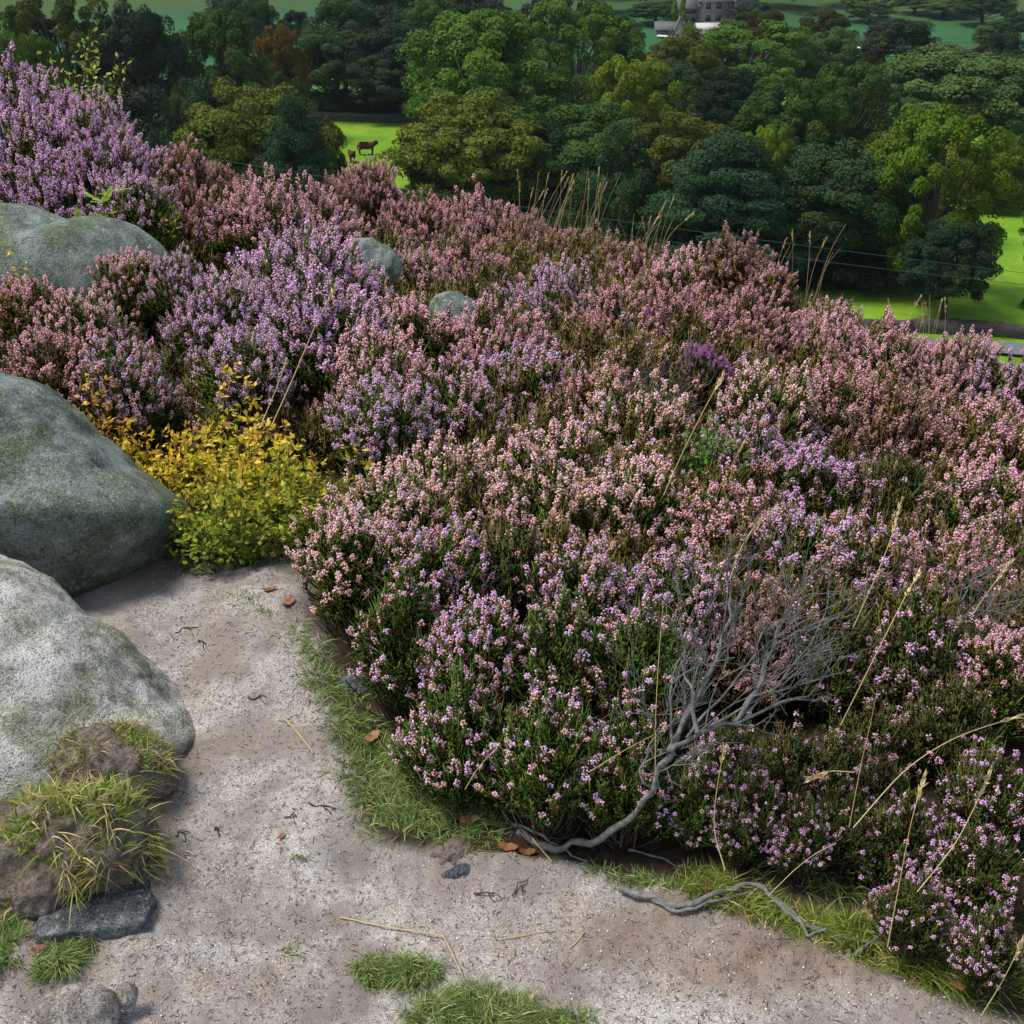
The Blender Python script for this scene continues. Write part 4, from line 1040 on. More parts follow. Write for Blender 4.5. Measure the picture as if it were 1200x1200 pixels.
def turf(label, cen, D, sil, depth, seed, n, ln, wd, up, zmin, mat=None, cover=.0, hang=0):
    b = boulder('turf_bank', label, cen, D, sil, depth, soilm, seed, p=.75, amp=2.2, sub=6); b['category'] = 'turf bank'
    me = b.data; nv = len(me.vertices); V = np.zeros(nv * 3, np.float32); me.vertices.foreach_get('co', V); V = V.reshape(-1, 3)
    N = np.zeros(nv * 3, np.float32); me.vertices.foreach_get('normal', N); N = N.reshape(-1, 3)
    rg = np.random.default_rng(int(seed * 100)); dens = vnoise(V[:, 0] * 16, V[:, 1] * 16, V[:, 2] * 16 + seed)
    ok = np.where((N[:, 2] > zmin) & (dens > cover + rg.uniform(-.3, .3, nv)))[0]; k = rg.choice(ok, n); P = V[k] + rg.normal(0, .003, (n, 3))
    cell = np.floor(V[k] * 30); hx = np.sin(cell @ np.array([12.9, 78.2, 37.7])) * 43758.5; hx -= np.floor(hx); a = hx * 6.283
    D_ = nrm(N[k] * .7 + np.c_[np.cos(a), np.sin(a), np.zeros(n)] * rg.uniform(.1, .8, (n, 1)) + np.array([0, -.1, up]) + rg.normal(0, .2, (n, 3)))
    g = G(); blades(g, P, D_, rg.uniform(ln[0], ln[1], n) * (.7 + .6 * hx), wd * rg.uniform(.6, 1.4, n), rg.uniform(.2, 1.1, n), np.c_[np.clip(rg.beta(1.4, 1.7, n) + .5 * (hx - .5), 0, 1), np.zeros(n), rg.uniform(0, 1, n)], rg)
    g.build('grass', mat or grassY, b)
    if hang:
        k = rg.choice(np.where((N[:, 2] < .3) & (N[:, 1] < -.2))[0], hang); P = V[k]; t = np.linspace(0, 1, 7)[None, :, None]
        E = P + N[k] * rg.uniform(.01, .03, (hang, 1)) + np.c_[rg.normal(0, .02, (hang, 2)), -rg.uniform(.015, .06, hang)]
        Q = P[:, None] * (1 - t) + E[:, None] * t + N[k][:, None] * .02 * t * (1 - t) + rg.normal(0, .002, (hang, 7, 3))
        for q in Q: g = G(); tubes(g, q[None], np.linspace(.0016, .0007, 7)[None], 5, (.5, .5, .5)); g.build('root', strawm, b)
turf('eroded turf bank with straggly green grass and hanging roots beside the path', (80, 990), 1.72,
     [(-40, 940), (10, 955), (40, 940), (95, 928), (145, 938), (168, 965), (178, 1000), (165, 1025), (120, 1046), (70, 1066), (10, 1080), (-60, 1060)], .12, 1.3, 1800, (.02, .055), .0016, .35, -.1, None, .0, 14)
turf('small dry turf hump against the pale boulder above the green bank', (118, 890), 1.95,
     [(66, 885), (78, 862), (110, 850), (145, 852), (160, 868), (200, 895), (205, 925), (160, 945), (110, 945), (75, 925)], .09, 2.6, 900, (.015, .04), .0010, .3, .35, None, .05, 6)
grass('grass_tuft', 'tiny straw coloured tuft at the right end of the pale boulder', [[(182, 878), (200, 868), (215, 885), (205, 900), (188, 895)]], 260, (.015, .035), strawm, 7, 'grass tuft', None, .6, .9)
grass('grass_tuft', 'green grass tuft below the blue grey slab', [[(32, 1130), (60, 1108), (115, 1095), (122, 1112), (90, 1140), (45, 1160)]], 2600, (.018, .045), grassG, 8, 'grass tuft', None, .7, .6)
grass('grass_tuft', 'bright green tuft at the left edge below the turf bank', [[(-10, 1080), (20, 1062), (35, 1085), (28, 1130), (-10, 1150)]], 1100, (.02, .05), grassG, 9, 'grass tuft', None, .7, .7)
grass('grass_tuft', 'faint green sprigs on the sand under the bilberry', [[(235, 680), (300, 690), (330, 715), (315, 735), (260, 705)]], 450, (.012, .03), grassG, 10, 'grass tuft', None, .6, .3)
grass('grass_tuft', 'soft straw grass between the dark boulder nose and the bilberry', [[(160, 560), (190, 545), (215, 560), (228, 600), (205, 600)]], 500, (.05, .1), strawm, 12, 'grass tuft', None, .8, .9)
for i, (u, v, d) in enumerate(((352, 1005, 'beside the long thin twig'), (330, 1118, 'near the bottom of the path'), (500, 700, 'under the mound edge'), (385, 905, 'beside the grass strip'))):
    grass('grass_tuft', 'tiny green grass sprout on the sand ' + d, [[(u - 12, v - 5), (u + 12, v - 5), (u + 14, v + 6), (u - 10, v + 6)]], 50, (.012, .026), grassG, 20 + i, 'grass tuft', None, .7, 1.5)

# bilberry -------------------------------------------------------------
bilY = leafmat('bilberry_yellow', [(0, (.18, .30, .025)), (.25, (.42, .44, .03)), (.5, (.72, .55, .045)), (.82, (.66, .36, .07)), (1, (.45, .15, .07))], (.65, 1.25), .4)
bilM = leafmat('bilberry_mixed', [(0, (.10, .20, .02)), (.4, (.24, .32, .03)), (.7, (.48, .42, .04)), (.92, (.45, .25, .03)), (1, (.36, .12, .04))], (.6, 1.25), .4)
bilG = leafmat('bilberry_green', [(0, (.04, .12, .012)), (.6, (.08, .20, .02)), (1, (.15, .26, .03))], (.6, 1.25), .35)
twigm = bark_mat('twig_bark', (.075, .05, .035))
def bilberry(label, u, v, y, w, mat, n, seed, leaf=.0098, red=0.0, name='bilberry_bush', cat='bilberry'):
    rg = np.random.default_rng(seed); top = at_y(u, v, y); gz = float(ground(top[0], y)); h = max(top[2] - gz, .12)
    rad = w / FPX * float((top - CAM) @ FW) / 2
    r = empty(name, (top[0], y, gz)); tag(r, label, cat)
    a = rg.uniform(0, 6.28, n); q = np.sqrt(rg.uniform(0, 1, n)) * rad; n = int(n * .66); a = a[:n]; q = q[:n]; hh = h * rg.uniform(.35, 1.3, n) * (1 - .45 * (q / rad) ** 2)
    q = q * rg.uniform(.9, 1.25, n); tip = np.c_[q * np.cos(a), q * np.sin(a), hh]; root = np.c_[tip[:, :2] * .45, np.full(n, -.02)]
    t = np.linspace(0, 1, 7)[None, :, None]; mid = (root + tip) / 2 + np.c_[rg.normal(0, .03, (n, 2)), np.zeros(n)] - np.c_[tip[:, :2] * .15, np.zeros(n)]
    Pp = (1 - t) ** 2 * root[:, None] + 2 * t * (1 - t) * mid[:, None] + t ** 2 * tip[:, None]
    g = G(); tubes(g, Pp, np.linspace(.0016, .0006, 7)[None], 4); 
    m = 9; J = np.repeat(np.arange(n), m); tt = np.clip(rg.uniform(.35, 1.02, len(J)), 0, 1)[:, None]
    B = (1 - tt) ** 2 * root[J] + 2 * tt * (1 - tt) * mid[J] + tt ** 2 * tip[J]
    dr = nrm(np.c_[rg.normal(0, 1, (len(J), 2)), rg.normal(.35, .45, len(J))])
    side = B + dr * rg.uniform(.008, .04, (len(J), 1))
    tubes(g, np.stack([B, (B + side) / 2, side], 1), .0005, 3); g.build('stems', twigm, r)
    k = 3; I = np.repeat(np.arange(len(J)), k); s = rg.uniform(.7, 1.25, (len(I), 1)) * leaf
    U = nrm(dr[I] + rg.normal(0, .6, (len(I), 3))); W = nrm(np.cross(U, nrm(np.array([0, 0, 1.0]) + rg.normal(0, .5, (len(I), 3)))))
    P = side[I] - dr[I] * rg.uniform(0, .02, (len(I), 1)) + U * s
    hgt = np.clip(P[:, 2] / h, 0, 1); c = np.clip(.25 * rg.uniform(0, 1, n)[J][I] + .45 * rg.uniform(0, 1, len(I)) + .35 * (hgt - .5) + red, 0, 1)
    g = G(); leaves(g, P, U * s, W * s * .55, np.c_[c, hgt, rg.uniform(0, 1, len(I))], .25); g.build('leaves', mat, r)
    return r
bilberry('yellow bilberry bush with orange tips in the middle of the bilberry patch', 290, 500, 3.15, 150, bilY, 150, 1)
bilberry('yellow and orange bilberry above the nose of the dark boulder', 190, 500, 3.3, 140, bilY, 110, 2, red=.08)
bilberry('reddish orange bilberry behind the dark boulder', 112, 462, 3.42, 100, bilY, 70, 3, red=.22)
bilberry('green bilberry at the foot of the yellow patch beside the boulder nose', 255, 575, 2.88, 120, bilM, 120, 4)
bilberry('yellow green bilberry on the right of the patch touching the heather', 350, 545, 2.95, 110, bilM, 110, 5, red=.08)
bilberry('tall yellow bilberry shoots at the back of the patch', 272, 455, 3.45, 70, bilY, 45, 6)
bilberry('yellow green bilberry behind the half buried boulder', 185, 240, 4.85, 70, bilM, 90, 7, red=.1)
bilberry('dark green bilberry in the middle of the heather slope', 838, 500, 3.2, 75, bilG, 90, 8)
bilberry('little yellow bilberry on the left end of the half buried boulder', 12, 285, 4.1, 28, bilY, 22, 9)
bilberry('small green bilberry left of the cream heather', 418, 528, 2.9, 36, bilM, 30, 10, red=.1)

# sapling and bramble -----------------------------------------------------
def sapling():
    rg = np.random.default_rng(3); b = at_y(92, 190, 6.2); gz = float(ground(b[0], 6.2)); r = empty('birch_sapling', (b[0], 6.2, gz))
    tag(r, 'spindly light green sapling rising above the left heather', 'sapling')
    g = G(); lf = G(); o = np.array([b[0], 6.2, gz])
    for (u, v) in ((97, 38), (62, 62), (135, 75), (112, 70), (78, 85), (125, 120), (55, 100)):
        tip = at_y(u, v, 6.2 + rg.uniform(-.15, .15)) - o; root = np.array([(tip[0]) * .35, 0, 0]); t = np.linspace(0, 1, 12)[:, None]
        P = root * (1 - t) + tip * t + np.c_[.03 * np.sin(t * 5 + u), np.zeros((12, 2))]
        tubes(g, P[None], np.linspace(.006, .0015, 12)[None], 5)
        n = 70; q = rg.uniform(.3, 1.0, n)[:, None]; B = root * (1 - q) + tip * q + np.c_[.03 * np.sin(q * 5 + u), np.zeros((n, 2))]
        d = nrm(rg.normal(0, 1, (n, 3)) + np.array([0, 0, .2])); E = B + d * rg.uniform(.015, .06, (n, 1))
        tubes(g, np.stack([B, (B + E) / 2, E], 1), .0012, 3)
        U = nrm(d + rg.normal(0, .5, (n, 3))); W = nrm(np.cross(U, rg.normal(0, 1, (n, 3)))); s = rg.uniform(.010, .018, (n, 1))
        leaves(lf, E + U * s, U * s, W * s * .6, np.c_[rg.uniform(0, 1, n), q, rg.uniform(0, 1, n)], .2)
    g.build('trunk', twigm, r); lf.build('leaves', leafmat('sapling_leaves', [(0, (.18, .32, .05)), (.6, (.30, .42, .08)), (.9, (.36, .38, .07)), (1, (.42, .22, .05))], (.7, 1.2), .4), r)
sapling()
def bramble(label, u, v, y, n, seed, sz, mat):
    rg = np.random.default_rng(seed); c = at_y(u, v, y); gz = float(ground(c[0], y)); r = empty('bramble', (c[0], y, gz)); tag(r, label, 'bramble')
    g, lf = G(), G(); o = np.array([c[0], y, gz])
    for k in range(n):
        e = c - o + rg.normal(0, 1, 3) * np.array([.07, .05, .05]); t = np.linspace(0, 1, 8)[:, None]; root = np.array([.02 * k, 0, -.02])
        tubes(g, (root * (1 - t) + e * t + np.array([0, 0, .08]) * (t * (1 - t)))[None], np.linspace(.003, .0015, 8)[None], 4)
        for j in range(3):
            U = nrm(np.array([math.cos(j * 2.1 + k), math.sin(j * 2.1 + k) - .5, .25]) + rg.normal(0, .25, 3)); W = nrm(np.cross(U, np.array([0, .4, 1.0])))
            s = sz * rg.uniform(.7, 1.2)
            for q, (a, w) in enumerate(((.5, .62), (1.1, .62), (1.6, .38))):
                leaves(lf, (e + U * s * a)[None], (U * s * .6)[None], (W * s * w)[None], np.array([[rg.uniform(), .5, rg.uniform()]]), .15)
    g.build('stems', twigm, r); lf.build('leaves', mat, r)
lime = leafmat('bramble_leaves', [(0, (.22, .36, .05)), (1, (.34, .46, .10))], (.8, 1.15), .35)
bramble('lime green bramble leaves above the half buried boulder', 118, 228, 4.7, 3, 2, .042, lime)
bramble('single pale bramble leaf right of the lime green leaves', 143, 242, 4.7, 1, 5, .035, lime)

# bare heather wood --------------------------------------------------------
greyw = bark_mat('weathered_wood', (.15, .155, .155), 70); darkw = bark_mat('dark_wood', (.075, .065, .058), 70)
def limb(g, pts, r0, r1, seed, wig=.006, n=26, s=7):
    pts = np.array(pts); t = np.linspace(0, len(pts) - 1, n); P = np.stack([np.interp(t, range(len(pts)), pts[:, k]) for k in range(3)], 1)
    for _ in range(3): P[1:-1] = (P[:-2] + 2 * P[1:-1] + P[2:]) / 4
    P = P + np.stack([vnoise(t * 2.1 + seed, k * 9.0, 2.0) for k in range(3)], 1) * wig
    tubes(g, P[None], np.linspace(r0, r1, n)[None] * (1 + .34 * vnoise(t * 5 + seed, 3.0, 1.0))[None], s, cap=True); return P
def twigs(g, P0, D0, L, r, depth, rg, spread=.5):
    n = 8; t = np.linspace(0, 1, n)[:, None]; bend = rg.normal(0, .18, 3)
    P = P0 + (D0 * t + bend * t ** 2) * L + rg.normal(0, .012, (n, 3)) * L * t
    tubes(g, P[None], np.linspace(r, r * .45, n)[None], 5 if r > .002 else 3)
    if depth:
        for k in range(rg.integers(2, 5)):
            i = rg.integers(3, n); d = nrm(D0 + rg.normal(0, spread, 3) + np.array([0, 0, .12])); twigs(g, P[i], d, L * rg.uniform(.5, .8), max(r * .6, .0006), depth - 1, rg, spread)
def px(l): return np.array([at_y(u, v, y + (.035 if i > 6 else 0)) for i, (u, v, y) in enumerate(l)])
def bare_branch():
    rg = np.random.default_rng(8); g = G()
    a = px([(612, 978, 1.78), (650, 992, 1.73), (700, 982, 1.70), (740, 955, 1.68), (765, 915, 1.66), (785, 882, 1.66), (815, 858, 1.67), (860, 845, 1.69), (905, 828, 1.72), (945, 815, 1.75)])
    P = limb(g, a, .0072, .0022, 1.0, .012, 40, 8)
    b = px([(785, 882, 1.66), (800, 840, 1.70), (830, 790, 1.75), (850, 740, 1.80), (858, 700, 1.85)]); Q = limb(g, b, .006, .002, 4.0)
    c = px([(860, 845, 1.69), (890, 800, 1.73), (905, 755, 1.80), (925, 715, 1.86)]); R_ = limb(g, c, .005, .0018, 7.0)
    d = px([(815, 858, 1.67), (808, 810, 1.71), (800, 770, 1.76)]); S_ = limb(g, d, .004, .0016, 9.0)
    for k, l in enumerate(([(800, 868, 1.665), (850, 812, 1.71), (885, 765, 1.77), (903, 718, 1.84)], [(830, 853, 1.68), (880, 822, 1.71), (935, 800, 1.75), (985, 790, 1.80)], [(790, 880, 1.66), (783, 830, 1.70), (795, 775, 1.75), (818, 735, 1.80)],
                         [(860, 845, 1.69), (915, 800, 1.74), (950, 752, 1.81), (965, 720, 1.86)], [(760, 925, 1.66), (752, 900, 1.68), (760, 870, 1.71), (790, 840, 1.74)])):
        E_ = limb(g, px(l), .0025, .0009, 11.0 + k, .006, 22, 6)
        for i in np.linspace(6, 21, 7).astype(int): twigs(g, E_[i], nrm(np.array([.3, .1, .75]) + rg.normal(0, .35, 3)), rg.uniform(.05, .11), .0013, 2, rg, .45)
    for P_, m, dv in ((P[18:], 10, (.5, .15, .6)), (Q[6:], 9, (.1, .15, .9)), (R_[6:], 8, (.45, .1, .75)), (S_[6:], 4, (-.1, .1, .9))):
        for i in np.linspace(0, len(P_) - 1, m).astype(int):
            twigs(g, P_[i], nrm(np.array(dv) + rg.normal(0, .3, 3)), rg.uniform(.06, .13), .0019, 2, rg, .42)
    tag(g.build('dead_branch', greyw, smooth=True), 'bare grey branching heather wood rising out of the mound', 'branch')
bare_branch()
def deadbush(name, label, u, v, y, n, L, seed, mat, sp=.5, cat='dead bush'):
    rg = np.random.default_rng(seed); b = at_y(u, v, y); o = np.array([b[0], y, float(ground(b[0], y))]); g = G()
    for k in range(n):
        d = nrm(np.array([rg.normal(0, .45), rg.normal(-.15, .3), 1.0])); twigs(g, o + np.array([rg.normal(0, .03), rg.normal(0, .02), 0]), d, L * rg.uniform(.7, 1.2), .003, 3, rg, sp)
    return tag(g.build(name, mat), label, cat)
deadbush('dead_bush', 'grey brown leafless bush in front of the half buried boulder', 168, 385, 3.95, 20, .17, 4, bark_mat('dead_twigs', (.14, .125, .11)))
deadbush('dead_bush', 'grey bare twigs among lilac heather beside the small rock', 590, 360, 4.75, 18, .16, 5, greyw, .8)
deadbush('dead_bush', 'grey twiggy bush on the right slope in brown heather', 1110, 800, 2.3, 14, .17, 6, greyw, .6)
deadbush('dead_bush', 'grey leaning twigs under the right slope heather', 1000, 600, 3.35, 10, .18, 7, greyw, .6)
deadbush('dead_bush', 'grey twig bush in the faded heather left of the magenta bell heather', 760, 480, 3.9, 14, .17, 8, greyw, .5)
def gp(u, v, lift): p = gpt(u, v)[0]; p[2] += lift; return p
def ground_wood(label, pts, r0, r1, mat, seed, forks=()):
    g = G(); P = limb(g, [gp(u, v, l) for u, v, l in pts], r0, r1, seed, .005, 46, 7)
    for f in forks: limb(g, [gp(u, v, l) for u, v, l in f], r0 * .6, r1 * .8, seed + 3, .004, 20, 6)
    return tag(g.build('dead_branch', mat, smooth=True), label, 'branch')
ground_wood('long twisting grey heather root lying along the right path edge', [(728, 1046, .012), (770, 1058, .01), (800, 1070, .012), (840, 1055, .02), (880, 1048, .025), (910, 1065, .02), (945, 1095, .012), (1000, 1105, .015), (1060, 1122, .012), (1105, 1135, .008)], .0062, .0025, greyw, 2.0,
            [[(760, 1056, .012), (790, 1076, .008), (815, 1068, .012), (850, 1062, .014), (885, 1052, .02)], [(900, 1056, .02), (930, 1080, .014), (945, 1105, .012), (965, 1100, .02)], [(1000, 1122, .008), (1030, 1105, .02), (1042, 1080, .045)]])
ground_wood('thin grey roots running out under the mound onto the sand', [(600, 968, .01), (625, 982, .012), (645, 990, .008), (665, 1005, .006), (690, 1012, .008)], .0035, .0015, greyw, 5.0, [[(610, 960, .012), (640, 950, .02), (660, 945, .03)]])
ground_wood('thin grey root end on the sand left of the long twisting root', [(735, 1000, .01), (770, 1010, .008), (800, 1022, .01)], .0022, .0012, greyw, 5.5)
tag(boulder('peat_lump', 'dark crumbling peat lump at the lip of the path under the grass', (532, 1000), 1.745, [(502, 1000), (520, 990), (540, 986), (558, 994), (566, 1006), (550, 1014), (520, 1012)], .03, soilm, 6.3, amp=2.5, sub=5), None, 'peat lump')
ground_wood('dark stick poking from the turf bank', [(148, 908, .02), (165, 925, .02), (180, 942, .012)], .005, .003, darkw, 7.0)
ground_wood('pale root ends sticking out of the turf bank', [(172, 985, .02), (186, 1010, .012), (200, 1030, .006)], .0045, .0022, bark_mat('pale_root', (.24, .21, .18)), 8.0, [[(140, 975, .04), (152, 965, .045), (150, 955, .05)], [(150, 1015, .02), (153, 1030, .012), (155, 1045, .008)]])
for u, v, du, dv, w in ((205, 742, 28, -6, 'beneath the nose of the dark boulder'), (232, 752, 10, 6, 'in the narrow of the path'), (292, 820, 26, -2, 'in the middle of the narrow path'), (360, 945, 34, 4, 'beside the grass strip'), (335, 958, 14, 2, 'left of the grass strip'), (600, 1050, 18, -22, 'below the flat bluish stone'), (555, 1048, 30, 2, 'just under the flat bluish stone'), (248, 972, 12, 2, 'on the bare sand by the turf bank'), (205, 980, 16, -4, 'right of the turf bank')):
    ground_wood('short dark twig on the sand ' + w, [(u, v, .002), (u + du * .5, v + dv * .5 - 2, .004), (u + du, v + dv, .002)], .0018, .001, darkw, u * .1, [[(u + du * .5, v + dv * .5 - 2, .004), (u + du * .7, v + dv * .5 + 5, .002), (u + du * .8, v + dv * .5 + 8, .002)]])

# grass stalks --------------------------------------------------------------
def stalk(g, hd, P, r, rg, head=0.0):
    P = np.array(P); t = np.linspace(0, len(P) - 1, 20); Q = np.stack([np.interp(t, range(len(P)), P[:, k]) for k in range(3)], 1)
    for _ in range(6): Q[1:-1] = (Q[:-2] + 2 * Q[1:-1] + Q[2:]) / 4
    tubes(g, Q[None], np.linspace(r, r * .5, 20)[None], 4, np.array([[rg.uniform(), .5, rg.uniform()]]))
    if head:
        n = 46; d = nrm(Q[-1] - Q[-4]); s = rg.uniform(0, 1, n)[:, None]; B = Q[-1] - d * head * (s - .15)
        U = nrm(d * 1.2 + rg.normal(0, .35, (n, 3))); W = nrm(np.cross(U, rg.normal(0, 1, (n, 3)))); l = rg.uniform(.005, .010, (n, 1)) * (r / .0012) ** .35
        leaves(hd, B + U * l * .6, U * l, W * l * .22, np.c_[rg.uniform(.3, 1, n), s, rg.uniform(0, 1, n)])
def stem_thing(label, pts, r=.0012, head=.05, seed=0):
    rg = np.random.default_rng(seed); g, h = G(), G(); P = [at_y(*q) for q in pts]; stalk(g, h, P, r * .8, rg, head)
    o = tag(g.build('grass_stalk', strawm), label, 'grass stalk', 'dry grass stalks')
    if head: h.build('seed_head', strawm, o)
for i, (lab, pts, r, hd) in enumerate([
    ('straw grass stalk leaning over the yellow bilberry, longest there', [(318, 500, 3.05), (345, 440, 3.1), (372, 375, 3.15), (392, 338, 3.2)], .0022, .06),
    ('pale straw grass stalk left of the longest one at the bilberry', [(305, 500, 3.05), (322, 460, 3.1), (335, 425, 3.15)], .0016, .03),
    ('straw grass stalk leaning right in front of the cream spiked heather', [(778, 580, 2.7), (800, 530, 2.72), (825, 480, 2.75), (846, 442, 2.8)], .0022, .05),
    ('short straw stalk right of the dark green bilberry', [(840, 580, 2.7), (855, 550, 2.7), (870, 522, 2.72)], .0014, .03),
    ('bent straw grass head on the slope above the bare branches', [(852, 690, 2.2), (866, 645, 2.25), (885, 615, 2.28), (905, 598, 2.3)], .0018, .06),
    ('straw grass head leaning right of the bare branches, upper one', [(1000, 735, 2.1), (1025, 680, 2.1), (1045, 630, 2.12), (1055, 592, 2.15)], .0016, .07),
    ('straw grass head leaning right of the bare branches, lower one', [(985, 850, 1.85), (1030, 760, 1.9), (1060, 700, 1.95), (1075, 675, 2.0)], .0016, .07),
    ('straw stalk rising right of the lower leaning head', [(1140, 720, 2.1), (1160, 690, 2.1), (1182, 662, 2.12)], .0014, .05),
    ('thin upright straw stalk before the centre mound', [(768, 930, 1.66), (768, 840, 1.70), (772, 770, 1.74), (777, 708, 1.78)], .0011, .0),
    ('long pale grass stalk arching to the right edge over the dark gap', [(1000, 970, 1.55), (1060, 900, 1.6), (1120, 862, 1.62), (1205, 836, 1.65)], .0015, .06),
    ('short pale grass head in the dark gap', [(1000, 905, 1.62), (975, 903, 1.62), (950, 912, 1.62)], .0013, .04),
    ('upright straw stalk in the dark gap right of the branches', [(995, 970, 1.6), (1010, 890, 1.65), (1020, 850, 1.66), (1028, 808, 1.68)], .0011, .0),
    ('tall straw stalk in the lower right heather, steepest one', [(1040, 1110, 1.42), (1055, 1030, 1.45), (1068, 960, 1.47), (1082, 915, 1.5)], .0013, .04),
    ('straw stalk in the lower right heather leaning to the edge', [(1075, 1045, 1.46), (1120, 990, 1.48), (1145, 940, 1.5), (1157, 912, 1.5)], .0013, .04),
    ('straw stalk crossing low in the lower right heather', [(900, 1050, 1.52), (930, 1020, 1.52), (955, 1000, 1.52), (980, 988, 1.52)], .0011, .0),
    ('yellow stalk left of the dark gap above the root', [(850, 1020, 1.56), (836, 975, 1.6), (838, 935, 1.62), (848, 880, 1.64)], .0012, .03),
    ('yellowish stalk beside the bare wood at the mound foot', [(545, 925, 1.78), (560, 900, 1.78), (578, 880, 1.79)], .0014, .0),
    ('straw stalk leaning at the lower right corner grass', [(1150, 1190, 1.33), (1175, 1150, 1.34), (1200, 1100, 1.36)], .0013, .04),
    ('dry stalk crossing the heather below the bare branches', [(690, 905, 1.68), (730, 880, 1.69), (768, 860, 1.7)], .0011, .0)]):
    stem_thing(lab, pts, r, hd, i)
def straw_clump(label, u0, u1, vb, vt, y, n, seed, lean):
    rg = np.random.default_rng(seed); g, h = G(), G()
    for k in range(n):
        u = rg.uniform(u0, u1); yy = y + rg.uniform(-.25, .25); b = at_y(u, vb, yy); b[2] = float(ground(b[0], yy)); v = rg.uniform(vt, vt + (vb - vt) * .5); du = lean * (vb - v) / 90 + rg.normal(0, 15)
        stalk(g, h, [b, (b + at_y(u + du * .3, (vb + v) / 2, yy)) / 2, at_y(u + du * .5, (vb + v) / 2, yy), at_y(u + du, v, yy)], .0013, rg, .06 if rg.uniform() < .5 else 0)
    o = tag(g.build('tall_grass', strawm), label, 'grass'); h.build('seed_heads', strawm, o)
straw_clump('tall straw coloured grass clump on the skyline before the dark trees', 600, 705, 285, 195, 6.9, 34, 1, 26)
straw_clump('dry grass clump leaning right on the skyline left of the layered tree', 735, 770, 300, 232, 6.8, 16, 2, 40)
straw_clump('wispy dry grass in front of the grey road', 1045, 1110, 400, 345, 5.3, 16, 3, 12)
straw_clump('thin dry grass between the dark brown bush and the very dark tree', 890, 960, 330, 262, 5.9, 9, 4, 28)

# straws, fallen leaves, grit on the path -----------------------------------------
def straw(label, pts, r=.0012, seed=0):
    g = G(); limb(g, [gp(u, v, l) for u, v, l in pts], r, r * .8, seed, .001, 24, 5); tag(g.build('straw', strawm), label, 'straw', 'loose straws on the path')
straw('long bent yellow straw lying across the path above the grass tufts', [(398, 1076, .003), (440, 1086, .004), (518, 1100, .008), (520, 1102, .008), (532, 1125, .006), (542, 1146, .004)], .0013)
straw('thin pale straw in the middle of the path, right of the bent one', [(585, 1103, .003), (615, 1097, .004), (650, 1092, .003)], .001, 1)
straw('short pale straw beside the thin straw in mid path', [(668, 1112, .002), (686, 1093, .003)], .001, 2)
straw('pale straw beside the grass strip on the narrow path', [(331, 842, .003), (345, 855, .004), (367, 884, .003)], .0016, 3)
straw('pale straw stuck in the roots under the mound', [(624, 985, .006), (636, 1000, .004), (646, 1011, .003)], .0013, 4)
straw('small straw chip on the sand by the turf bank', [(218, 998, .003), (228, 1004, .003)], .0016, 5)
straw('straw on the sand below the blue grey slab', [(268, 1036, .002), (284, 1050, .003)], .0008, 6)
leafm = leafmat('fallen_leaf', [(0, (.13, .05, .022)), (.5, (.21, .09, .04)), (1, (.27, .15, .08))], (.8, 1.2), .2)
def leaf(label, u, v, s, a, seed, lift=.006):
    rg = np.random.default_rng(seed); n = 9; i, j = np.meshgrid(np.linspace(-1, 1, n), np.linspace(-1, 1, 5), indexing='ij')
    w = np.sqrt(np.clip(1 - i ** 2, 0, 1)) ** .8 * .5; X = i * s; Y = j * w * s * (1 + .1 * np.sin(i * 9)); Z = s * (.35 * i ** 2 + .45 * (j * w) ** 2 + .06 * np.sin(i * 7 + seed) + .05 * rg.normal(0, 1, i.shape))
    ca, sa = math.cos(a), math.sin(a); p = gp(u, v, lift)
    V = np.c_[(X * ca - Y * sa).ravel(), (X * sa + Y * ca).ravel(), Z.ravel()]
    k = np.arange(n * 5).reshape(n, 5); F = np.stack([k[:-1, :-1], k[1:, :-1], k[1:, 1:], k[:-1, 1:]], -1).reshape(-1, 4)
    g = G().add(V, F, np.c_[np.full(n * 5, rg.uniform()), np.zeros(n * 5), rg.uniform(.3, .7, n * 5)])
    tubes(g, np.array([[V[k[0, 2]], V[k[0, 2]] + np.array([-ca, -sa, .2]) * s * .5, V[k[0, 2]] + np.array([-ca, -sa, .1]) * s * .9]]), s * .03, 4, (.2, 0, .5))
    o = g.build('fallen_leaf', leafm, smooth=True); o.location = p.tolist(); tag(o, label, 'leaf', 'fallen brown leaves')
leaf('orange brown fallen leaf standing at the left corner of the centre mound', 338, 708, .022, 1.2, 1, .004)
leaf('small dark brown leaf left of the orange brown one', 316, 692, .018, .4, 2, .003)
leaf('brown curled leaf in the upper grass strip', 436, 872, .022, 1.0, 3, .016)
leaf('brown curled leaf at the lower end of the grass strip', 550, 968, .020, .2, 4, .014)
leaf('rust brown leaf on the lip of the path by the roots', 595, 997, .020, -.2, 5, .008)
leaf('dark leaf next to the rust brown one by the roots', 618, 1002, .016, .1, 6, .006)
leaf('red brown leaf by the green tuft below the slab', 46, 1118, .012, .6, 7, .012)
leaf('tiny dark leaf on the bare sand left of the grass strip', 330, 982, .009, .9, 8, .004)
leaf('brown leaf in the lower right corner grass', 1125, 1165, .018, .5, 9, .02)
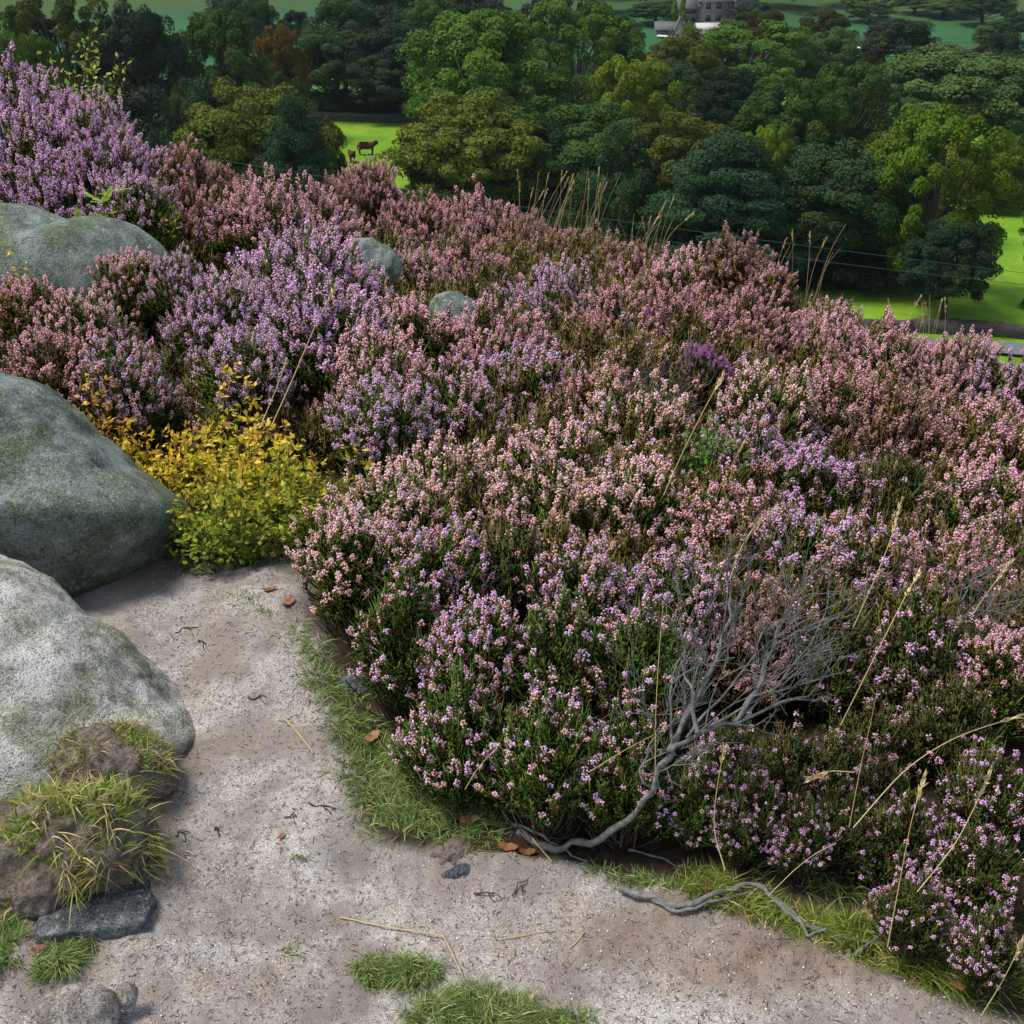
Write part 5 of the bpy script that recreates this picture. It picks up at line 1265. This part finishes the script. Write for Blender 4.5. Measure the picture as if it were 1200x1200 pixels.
def grit():
    rg = np.random.default_rng(21); n = 26000
    y = 1.15 + 1.75 * rg.uniform(0, 1, n) ** 1.25; x = rg.uniform(-.95, .9, n); k = path_mask(x, y) > .25; x, y = x[k], y[k]; n = len(x)
    P = np.c_[x, y, ground(x, y)]; g = G(); s = .0009 + .0022 * rg.uniform(0, 1, n) ** 4
    octas(g, P + np.array([0, 0, .0004]), nrm(rg.normal(0, 1, (n, 3))), s, s * .8, np.c_[rg.uniform(0, 1, (n, 3))])
    m = 13000; clus = vnoise(x * 7, y * 7, 9.0) + rg.uniform(-.45, .45, n); idx = np.argsort(-clus)[:m]
    A = P[idx] + np.array([0, 0, .001]); a = rg.uniform(0, 6.28, len(idx)); L = .003 + .016 * rg.uniform(0, 1, (len(idx), 1)) ** 2
    B = A + np.c_[np.cos(a), np.sin(a), rg.uniform(-.05, .25, len(idx))] * L
    spindles(g, A, B, rg.uniform(.0004, .0008, len(idx)), np.c_[np.full(len(idx), 0.0), rg.uniform(0, 1, len(idx)), rg.uniform(0, 1, len(idx))])
    m_ = M('grit'); q = m_.attr()
    tag(g.build('gravel', m_.surf(m_.ramp(q[0], [(0, (.07, .05, .042)), (.15, (.12, .09, .075)), (.3, (.28, .24, .225)), (.7, (.42, .40, .40)), (1, (.62, .60, .58))]), .9, .2)), kind='stuff')
grit()
# ------------------------------------------------------------------ air, light, camera
def haze():
    g = G(); box(g, (0, 560, 25), (2600, 1400, 124)); m = M('haze')
    v = m.n('ShaderNodeVolumePrincipled'); v.inputs['Color'].default_value = (.62, .80, 1, 1); v.inputs['Density'].default_value = HAZE; v.inputs['Anisotropy'].default_value = .2
    m.l(v.outputs[0], m.out.inputs['Volume']); tag(g.build('haze', m.m), kind='stuff')
HAZE = .00007
if HAZE: haze()
SUN = np.array([-.48, .06, .82]); SUN = SUN / np.linalg.norm(SUN)
w = bpy.data.worlds.new('World'); S.world = w; w.use_nodes = True
sky = w.node_tree.nodes.new('ShaderNodeTexSky'); sky.sky_type = 'NISHITA'; sky.sun_disc = False
sky.sun_elevation = math.asin(SUN[2]); sky.sun_rotation = math.atan2(SUN[0], SUN[1]) % (2 * PI)
bg = w.node_tree.nodes['Background']; hs = w.node_tree.nodes.new('ShaderNodeHueSaturation'); hs.inputs['Saturation'].default_value = .45; w.node_tree.links.new(sky.outputs[0], hs.inputs['Color']); w.node_tree.links.new(hs.outputs[0], bg.inputs[0]); bg.inputs[1].default_value = .105
sl = bpy.data.lights.new('sun', 'SUN'); sl.energy = 2.5; sl.angle = math.radians(20); sl.color = (1, .90, .76)
so = bpy.data.objects.new('sun', sl); C.objects.link(so); so.rotation_euler = Vector((-SUN).tolist()).to_track_quat('-Z', 'Y').to_euler()
cd = bpy.data.cameras.new('camera'); co = bpy.data.objects.new('camera', cd); C.objects.link(co); S.camera = co
cd.sensor_fit = 'HORIZONTAL'; cd.angle = math.radians(FOV); cd.clip_start = .05; cd.clip_end = 3000
co.location = (0, 0, CAMZ); co.rotation_euler = (PI / 2 - PITCH, 0, 0)
S.view_settings.view_transform = 'Standard'; S.view_settings.look = 'None'; S.view_settings.gamma = 1; S.view_settings.exposure = 1.12
cy = S.cycles; cy.max_bounces = 6; cy.diffuse_bounces = 3; cy.glossy_bounces = 2; cy.transmission_bounces = 3; cy.volume_bounces = 0; cy.transparent_max_bounces = 8
cy.use_denoising = True; cy.sample_clamp_indirect = 4
